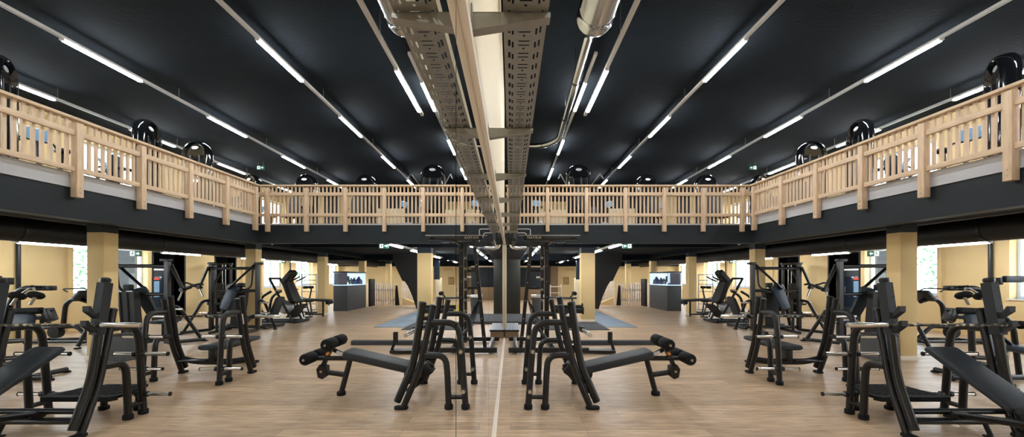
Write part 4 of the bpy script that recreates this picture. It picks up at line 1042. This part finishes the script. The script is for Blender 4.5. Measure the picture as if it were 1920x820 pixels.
for i, (xx, yy, r) in enumerate(((7.62, 19.95, 0.18), (7.75, 19.62, 0.15), (7.70, 18.15, 0.12))):
    m = MB(); bmesh.ops.create_icosphere(m.bm, subdivisions=3, radius=1.0)
    rnd = random.Random(i)
    for v in m.bm.verts:
        k = 1 + 0.25 * sin(v.co.x * 5 + i) * sin(v.co.y * 6) + rnd.uniform(-0.06, 0.06)
        v.co = V((xx + v.co.x * r * k * 0.8, yy + v.co.y * r * k, 1.235 + max(v.co.z, -0.0) * r * 2.0 * k))
    tag(m.build('rock', AQUA), ['tall blue rock at the far end of the aquarium', 'blue rock beside the tall one in the aquarium', 'small blue rock behind the short glass of the aquarium'][i], 'rock', 'rocks in the aquarium')
m = MB(); m.b2((7.30, 20.75, 0), (7.42, 21.45, 1.5), 0.02); m.b2((7.29, 20.85, 0.3), (7.30, 21.35, 1.3)); tag(m.build('speaker_cabinet', BLACKM), 'black upright cabinet behind the aquarium', 'cabinet')

# ------------------------------------------------------------------ stair, picket fences
t = thing('staircase', 'black staircase with solid side panel rising beside the free standing column', 'stairs', (0, 19.2, 0))
m = MB(); m.prism([(4.2, 0, 0.0), (4.42, 0, 0.0), (4.62, 0, 0.62), (4.85, 0, 1.15), (5.0, 0, 1.38), (5.13, 0, 1.42), (5.60, 0, 2.40), (5.60, 0, ZL), (4.2, 0, ZL)], (0, 0.12, 0)); m.build('side_panel', BLACKM, t)
m = MB()
for k in range(9): m.b2((3.85 + 0.13 * k, 0.12, 0.25 * k + 0.2), (4.15 + 0.13 * k, 1.2, 0.25 * k + 0.26))
m.build('treads', BLACKM, t)
def picket(x0, x1, y0, y1, h, label, step=0.13):
    t = thing('picket_fence', label, 'fence', (0, 0, 0), 0, 'pale picket fences')
    a, b = V((x0, y0, 0)), V((x1, y1, 0)); L = (b - a).length; d = (b - a) / L; nrm = V((-d.y, d.x, 0))
    n = int(L / step)
    m = MB()
    for z in (0.28, 0.86): m.tube([a + V((0, 0, z)), b + V((0, 0, z))], (0.018, 0.045), square=True)
    m.build('rail', PALEW, t)
    for k in range(n + 1):
        p = a + d * (k * step) - nrm * 0.03
        M = axes(d, nrm, (0, 0, 1), p + V((0, 0, h / 2 + 0.02)))
        m = MB(); m.box((0, 0, 0), (0.062, 0.02, h), M, 0.003); m.build('picket', PALEW, t)
picket(5.25, 6.35, 22.6, 23.4, 1.35, 'tall pale picket fence rising behind the black staircase')
picket(6.1, 7.35, 21.7, 21.6, 1.20, 'pale picket gate standing between staircase and aquarium')
picket(7.3, 9.0, 23.2, 23.2, 1.20, 'pale picket fence partly hidden by the aquarium')
picket(8.6, 11.8, 26.2, 26.2, 1.20, 'pale picket fence far behind the aquarium under the windows')
m = MB(); m.prism([(5.98, 21.6, 0), (6.22, 21.6, 0), (6.18, 21.6, 1.1), (6.10, 21.6, 1.15)], (0, 0.05, 0)); tag(m.build('closed_parasol', BLACKM), 'narrow black panel leaning at the end of the picket gate', 'panel') 
m = MB(); m.prism([(4.9, 21.9, 0), (5.9, 21.9, 0), (5.9, 21.9, 0.42), (5.35, 21.9, 0.2)], (0, 0.4, 0)); tag(m.build('floor_ramp', YELLOW), 'low yellow ramp at the foot of the picket fence', 'ramp')
tag(MB().cyl((5.85, 24.5, 0), (5.85, 24.5, ZL), 0.12).build('downpipe', GREYW), 'grey vertical pipe on the far yellow wall behind the fence', 'pipe')
# far end items between rack and column
m = MB(); m.b2((2.95, 28.4, 0), (3.5, 29.0, 2.42)); struct(m.build('wall_pier', BROWN))
m = MB(); m.b2((0.6, 26.5, 0), (2.2, 26.7, 0.9), 0.01); tag(m.build('counter', BROWN), 'brown board counter behind the power rack', 'counter')
m = MB(); m.b2((0.6, 27.2, 0.0), (2.5, 27.4, 2.3), 0.01); struct(m.build('wall_partition', FASC))
m = MB(); m.b2((0.6, 27.1, 2.32), (2.5, 27.4, 2.4)); tag(m.build('shelf', WOODH), 'wooden shelf on top of the dark partition behind the power rack', 'shelf')
M = axes((1, 0, 0), (0, 0, 1), (0, -1, 0), (4.45, 28.985, 2.2))
o = text_obj('wall_lettering', 'SSUE', 0.30, 0.008, LETTER, None, M); tag(o, 'brown wall lettering on the far yellow wall', 'lettering')
t = thing('poster', 'small dark framed poster on the far yellow wall', 'poster', (4.2, 28.97, 1.32))
MB().box((0, 0, 0), (0.42, 0.03, 0.56), None, 0.005).build('frame', BROWN, t); MB().box((0, -0.018, 0), (0.34, 0.006, 0.46)).build('print', LETTER, t)
t = thing('wall_screen', 'dark blue hanging screen beside the free standing column', 'screen', (3.72, 20.9, 2.02))
MB().box((0, 0, 0), (0.30, 0.06, 1.10), None, 0.01).build('housing', BLACK, t); MB().box((0.0, -0.033, 0), (0.26, 0.006, 1.04)).build('display', SCREENB, t)
m = MB(); m.cyl((0, 0, 0.55), (0, 0, ZL - 2.02), 0.015); m.build('hanger', STEEL, t)
m = MB(); m.b2((3.70, 22.0, 0), (4.0, 22.4, 1.55), 0.01); tag(m.build('cream_cabinet', CREAM), 'narrow cream cabinet under the hanging screen', 'cabinet')
t = thing('shoe_rack', 'small shelf rack with boxes behind the rack, against the far wall', 'rack', (2.95, 25.2, 0))
m = MB()
for x in (-0.35, 0.35): m.b2((x - 0.02, -0.2, 0), (x + 0.02, 0.2, 1.1))
for z in (0.15, 0.55, 0.95): m.b2((-0.33, -0.2, z), (0.33, 0.2, z + 0.03))
m.build('shelves', PALEW, t)
# window wall pipes
for y, r, ma, lb in ((9.97, 0.045, BLACK, 'dark vertical pipe on the yellow window wall between two windows'), (11.12, 0.025, YELLOW, 'thin yellow pipe beside the window frame, running down the wall'), (18.3, 0.025, YELLOW, 'thin yellow pipe on the pier beside the black doorway'), (22.3, 0.03, BLACK, 'thin dark pipe between the far windows')):
    tag(MB().cyl((XR - r - 0.02, y, 0.0), (XR - r - 0.02, y, 2.60), r, seg=10).build('wall_pipe', ma), lb, 'pipe', 'pipes on the window wall')
# drinks cooler in the doorway
t = thing('drinks_cooler', 'tall dark drinks cooler with lit glass door standing in the doorway', 'cooler', (XR + 0.75, 14.45, 0))
m = MB(); m.b2((-0.35, -0.45, 0.02), (0.4, 0.45, 1.95), 0.01); m.build('body', GREYD, t)
m = MB(); m.b2((-0.362, -0.40, 0.45), (-0.352, 0.40, 1.62), 0.003); m.build('door', SCREENB, t)
m = MB(); m.b2((-0.366, -0.28, 0.85), (-0.362, 0.0, 1.45)); m.build('lit_window', SCREEN, t)
m = MB(); m.b2((-0.372, -0.28, 1.50), (-0.366, 0.0, 1.58)); m.build('red_sign', REDS, t)
m = MB(); m.b2((-0.36, -0.42, 1.86), (-0.352, 0.42, 1.91)); m.build('light_panel', WHITES, t)
m = MB(); m.cyl((-0.39, 0.34, 0.9), (-0.39, 0.34, 1.25), 0.012); m.cyl((-0.36, 0.34, 0.93), (-0.39, 0.34, 0.93), 0.01); m.cyl((-0.36, 0.34, 1.22), (-0.39, 0.34, 1.22), 0.01); m.build('handle', STEEL, t)

# ------------------------------------------------------------------ balcony machines with arched towers
def arch_machine(loc, rz, label):
    t = thing('arch_machine', label, 'strength machine', loc, rz, 'arched tower machines on the balcony')
    R_ = 0.34; H = 2.10; w = 0.34
    pts = [(-w, 0, 0.04), (-w, 0, H - w - 0.06)] + [(-w * cos(pi * k / 14), 0, H - w - 0.06 + w * sin(pi * k / 14)) for k in range(1, 14)] + [(w, 0, H - w - 0.06), (w, 0, 0.04)]
    m = MB(); m.tube(pts, (0.055, 0.12), 14, 0, up=(0, 1, 0)); m.build('arch', GLOSS, t)
    m = MB()
    zc = H - w - 0.06
    top = [(-w * 0.9 * cos(pi * k / 12), -0.09, zc + w * 0.9 * sin(pi * k / 12)) for k in range(0, 13)]
    m.prism(top + [(0.30, -0.10, zc - 0.02), (-0.30, -0.10, zc - 0.02)], (0, 0.14, 0)); m.build('head_panel', GLOSS, t)
    m = MB(); m.lathe([(0.001, 0), (1, 0), (1, 0.01), (0.001, 0.012)], (0, 0, 0), (0, -1, 0), 20)
    for v in m.bm.verts: v.co = V((v.co.x * 0.10, v.co.y - 0.12, v.co.z * 0.042 + zc + 0.20))
    m.build('oval_badge', LOGO, t)
    m = MB(); m.lathe([(0.001, 0), (1, 0), (1, 0.01), (0.001, 0.012)], (0, 0, 0), (0, 1, 0), 20)
    for v in m.bm.verts: v.co = V((v.co.x * 0.10, v.co.y + 0.062, v.co.z * 0.042 + zc + 0.20))
    m.build('oval_badge', LOGO, t)
    m = MB(); m.b2((-0.16, 0.02, 0.05), (-0.11, 0.08, zc)); m.b2((0.10, 0.02, 0.05), (0.15, 0.08, zc)); m.b2((-0.30, 0.0, 0.05), (0.30, 0.06, 1.0)); m.cyl((-0.24, -0.04, 0.1), (-0.24, -0.04, zc), 0.014); m.cyl((0.24, -0.04, 0.1), (0.24, -0.04, zc), 0.014); m.build('inner_column', BLACK, t)
    m = MB(); m.b2((-0.42, -0.25, 0.0), (0.42, 0.25, 0.05), 0.01); m.tube([(0, -0.2, 0.07), (0, -1.15, 0.07)], (0.06, 0.05), 10); m.box((0, -1.15, 0.04), (0.6, 0.12, 0.07), None, 0.02); m.build('base', BLACK, t)
    m = MB(); m.pad(axes((1, 0, 0), (0, 1, 0), (0, 0, 1), (0, -0.85, 0.48)), 0.42, 0.40, 0.09, 0.03, 0.08); m.build('seat_pad', VINYL, t)
    m = MB(); m.pad(frame((0, -0.62, 0.58), (0, -0.55, 1.2), (-1, 0, 0)), 0.66, 0.40, 0.10, 0.03, 0.1); m.tube([(0, -0.85, 0.08), (0, -0.85, 0.45)], 0.05, 10); m.tube([(0, -0.2, 0.9), (0, -0.52, 0.95)], 0.04, 10); m.build('back_pad', VINYL, t)
    for s in (-1, 1):
        m = MB(); m.tube([(s * 0.36, -0.1, 1.35), (s * 0.62, -0.35, 1.70), (s * 0.70, -0.45, 1.52)], 0.02, 8, 0.05); m.build('lever_arm', STEEL, t)
    return t
zB = ZB
AM = arch_machine((2.15, 12.2, zB), 0.0, 'glossy black arched machine with raised lever arms on the front balcony')
for (x, y, rz, lb) in (
    (4.75, 13.4, 0.15, 'glossy black arched machine on the front balcony beside the one with raised arms'),
    (6.85, 13.4, 0.1, 'glossy black arched machine on the front balcony, third counted from the mirror'),
    (8.75, 13.4, 0.4, 'glossy black arched machine behind the balcony corner'),
    (7.96, 10.1, pi + 0.12, 'glossy black arched machine with open arch on the side balcony by the corner'),
    (8.0, 8.75, 1.25, 'glossy black arched machine turned sideways on the side balcony'),
    (7.98, 6.2, 0.9, 'glossy black arched machine at the near end of the side balcony'),
    ):
    dup(AM, (x, y, zB), rz, lb, None, ('lever_arm',))
# more machines standing behind the railing
def bike(loc, rz, label):
    t = thing('exercise_bike', label, 'exercise bike', loc, rz, 'upright bikes on the balcony')
    m = MB(); m.tube([(-0.5, -0.25, 0.04), (-0.5, 0.25, 0.04)], 0.04, 8); m.tube([(0.5, -0.25, 0.04), (0.5, 0.25, 0.04)], 0.04, 8); m.tube([(-0.5, 0, 0.06), (0.5, 0, 0.06)], 0.05, 8); m.tube([(-0.25, 0, 0.06), (-0.35, 0, 0.85)], 0.04, 8); m.tube([(0.3, 0, 0.06), (0.42, 0, 1.15)], 0.04, 8); m.build('frame', BLACK, t)
    MB().lathe([(0.05, -0.06), (0.25, -0.05), (0.26, 0), (0.25, 0.05), (0.05, 0.06)], (0.25, 0, 0.36), (0, 1, 0), 20).build('flywheel', GREYW, t)
    m = MB(); m.pad(axes((1, 0, 0), (0, 1, 0), (0, 0, 1), (-0.36, 0, 0.9)), 0.28, 0.22, 0.08, 0.03, 0.06, taper=0.6); m.build('saddle', VINYL, t)
    m = MB(); m.tube([(0.40, -0.24, 1.12), (0.52, -0.24, 1.22), (0.46, 0, 1.18), (0.52, 0.24, 1.22), (0.40, 0.24, 1.12)], 0.02, 8, 0.05); m.build('handlebar', BLACK, t)
    m = MB(); m.box((0.50, 0, 1.32), (0.05, 0.34, 0.24), (0, -0.4, 0), 0.01); m.build('console', SCREEN, t)
    return t
BK = bike((3.4, 14.6, zB), 0.5, 'upright exercise bike on the front balcony between two arched machines')
for x, y, rz, lb in ((1.2, 14.2, 2.0, 'upright exercise bike on the front balcony close to the mirror'), (5.6, 14.8, 1.0, 'upright exercise bike behind the front railing, past the second arched machine'), (8.6, 11.9, 2.5, 'upright exercise bike on the balcony just behind the corner'), (8.6, 7.4, 0.3, 'upright exercise bike behind the side railing between turned machines'), (10.3, 9.3, 2.6, 'upright exercise bike by the upper windows'), (10.2, 6.9, 1.8, 'upright exercise bike at the near end of the upper windows'), (9.6, 15.5, 0.5, 'upright exercise bike deep in the balcony corner')):
    dup(BK, (x, y, zB), rz, lb)
# partitions on the balcony
for x0, x1, y, h, ma in ((1.0, 2.6, 16.2, 1.35, CREAM), (4.4, 5.6, 17.0, 1.55, CREAM), (2.9, 4.2, 18.5, 1.9, FASC), (6.0, 7.2, 18.5, 1.9, FASC)):
    m = MB(); m.b2((x0, y, zB), (x1, y + 0.08, zB + h), 0.005)
    for xx in (x0 + 0.05, x1 - 0.05): m.b2((xx - 0.03, y - 0.15, zB), (xx + 0.03, y + 0.25, zB + 0.05))
    tag(m.build('partition_screen', ma), {1.0: 'cream partition screen on the balcony behind the raised arm machine', 4.4: 'cream partition screen on the balcony behind the second arched machine', 2.9: 'dark partition screen deep on the front balcony', 6.0: 'dark partition screen on the balcony near the corner'}[x0], 'screen', 'balcony screens')
m = MB(); m.b2((-0.75, 22.0, ZB), (XR, 22.2, ZC)); struct(m.build('wall_upper_far', YELLOW))
m = MB(); m.b2((-0.7, 21.95, ZB), (1.7, 22.0, ZC)); m.b2((3.3, 21.95, ZB), (8.2, 22.0, ZC)); m.b2((9.6, 21.95, ZB), (10.4, 22.0, ZC)); m.b2((1.7, 21.93, 5.95), (3.3, 21.95, ZC)); struct(m.build('trim_5', FASC))

# ------------------------------------------------------------------ trees outside the windows
def tree(x, y, h, r, label, seed):
    rnd = random.Random(seed)
    t = thing('tree', label, 'tree', (x, y, -0.5), 0, 'trees outside the windows')
    MB().tube([(0, 0, 0), (0.05, 0.05, h * 0.5), (0, 0, h * 0.8)], 0.12, 8).build('trunk', BARK, t)
    m = MB(); bm = m.bm
    for k in range(900):
        v = V((rnd.gauss(0, 1), rnd.gauss(0, 1), rnd.gauss(0, 1))).normalized() * r * rnd.uniform(0.35, 1)
        c = V((v.x, v.y, h * 0.62 + v.z * 1.5))
        a = V((rnd.uniform(-1, 1), rnd.uniform(-1, 1), rnd.uniform(-1, 1))).normalized(); b = a.orthogonal().normalized(); s = rnd.uniform(0.05, 0.12)
        bm.faces.new([bm.verts.new(c + a * s), bm.verts.new(c + b * s * 0.5), bm.verts.new(c - a * s), bm.verts.new(c - b * s * 0.5)])
    m.build('foliage', LEAF, t, smooth=False)
for i, (x, y) in enumerate(((17.5, 18.4), (17.0, 31.5), (17.2, 15.0), (17.5, 37.0), (16.5, 11.0))):
    tree(x, y, 5.0, 1.3, ['leafy tree outside the window behind the waste bin column', 'leafy tree outside the far windows', 'leafy tree outside beside the doorway', 'leafy tree outside the furthermost window', 'leafy tree outside the window by the dark wall pipe'][i], i)
m = MB(); m.b2((XR + 1.7, -20, -0.6), (60, 60, -0.5)); struct(m.build('floor_outside', PALEW))
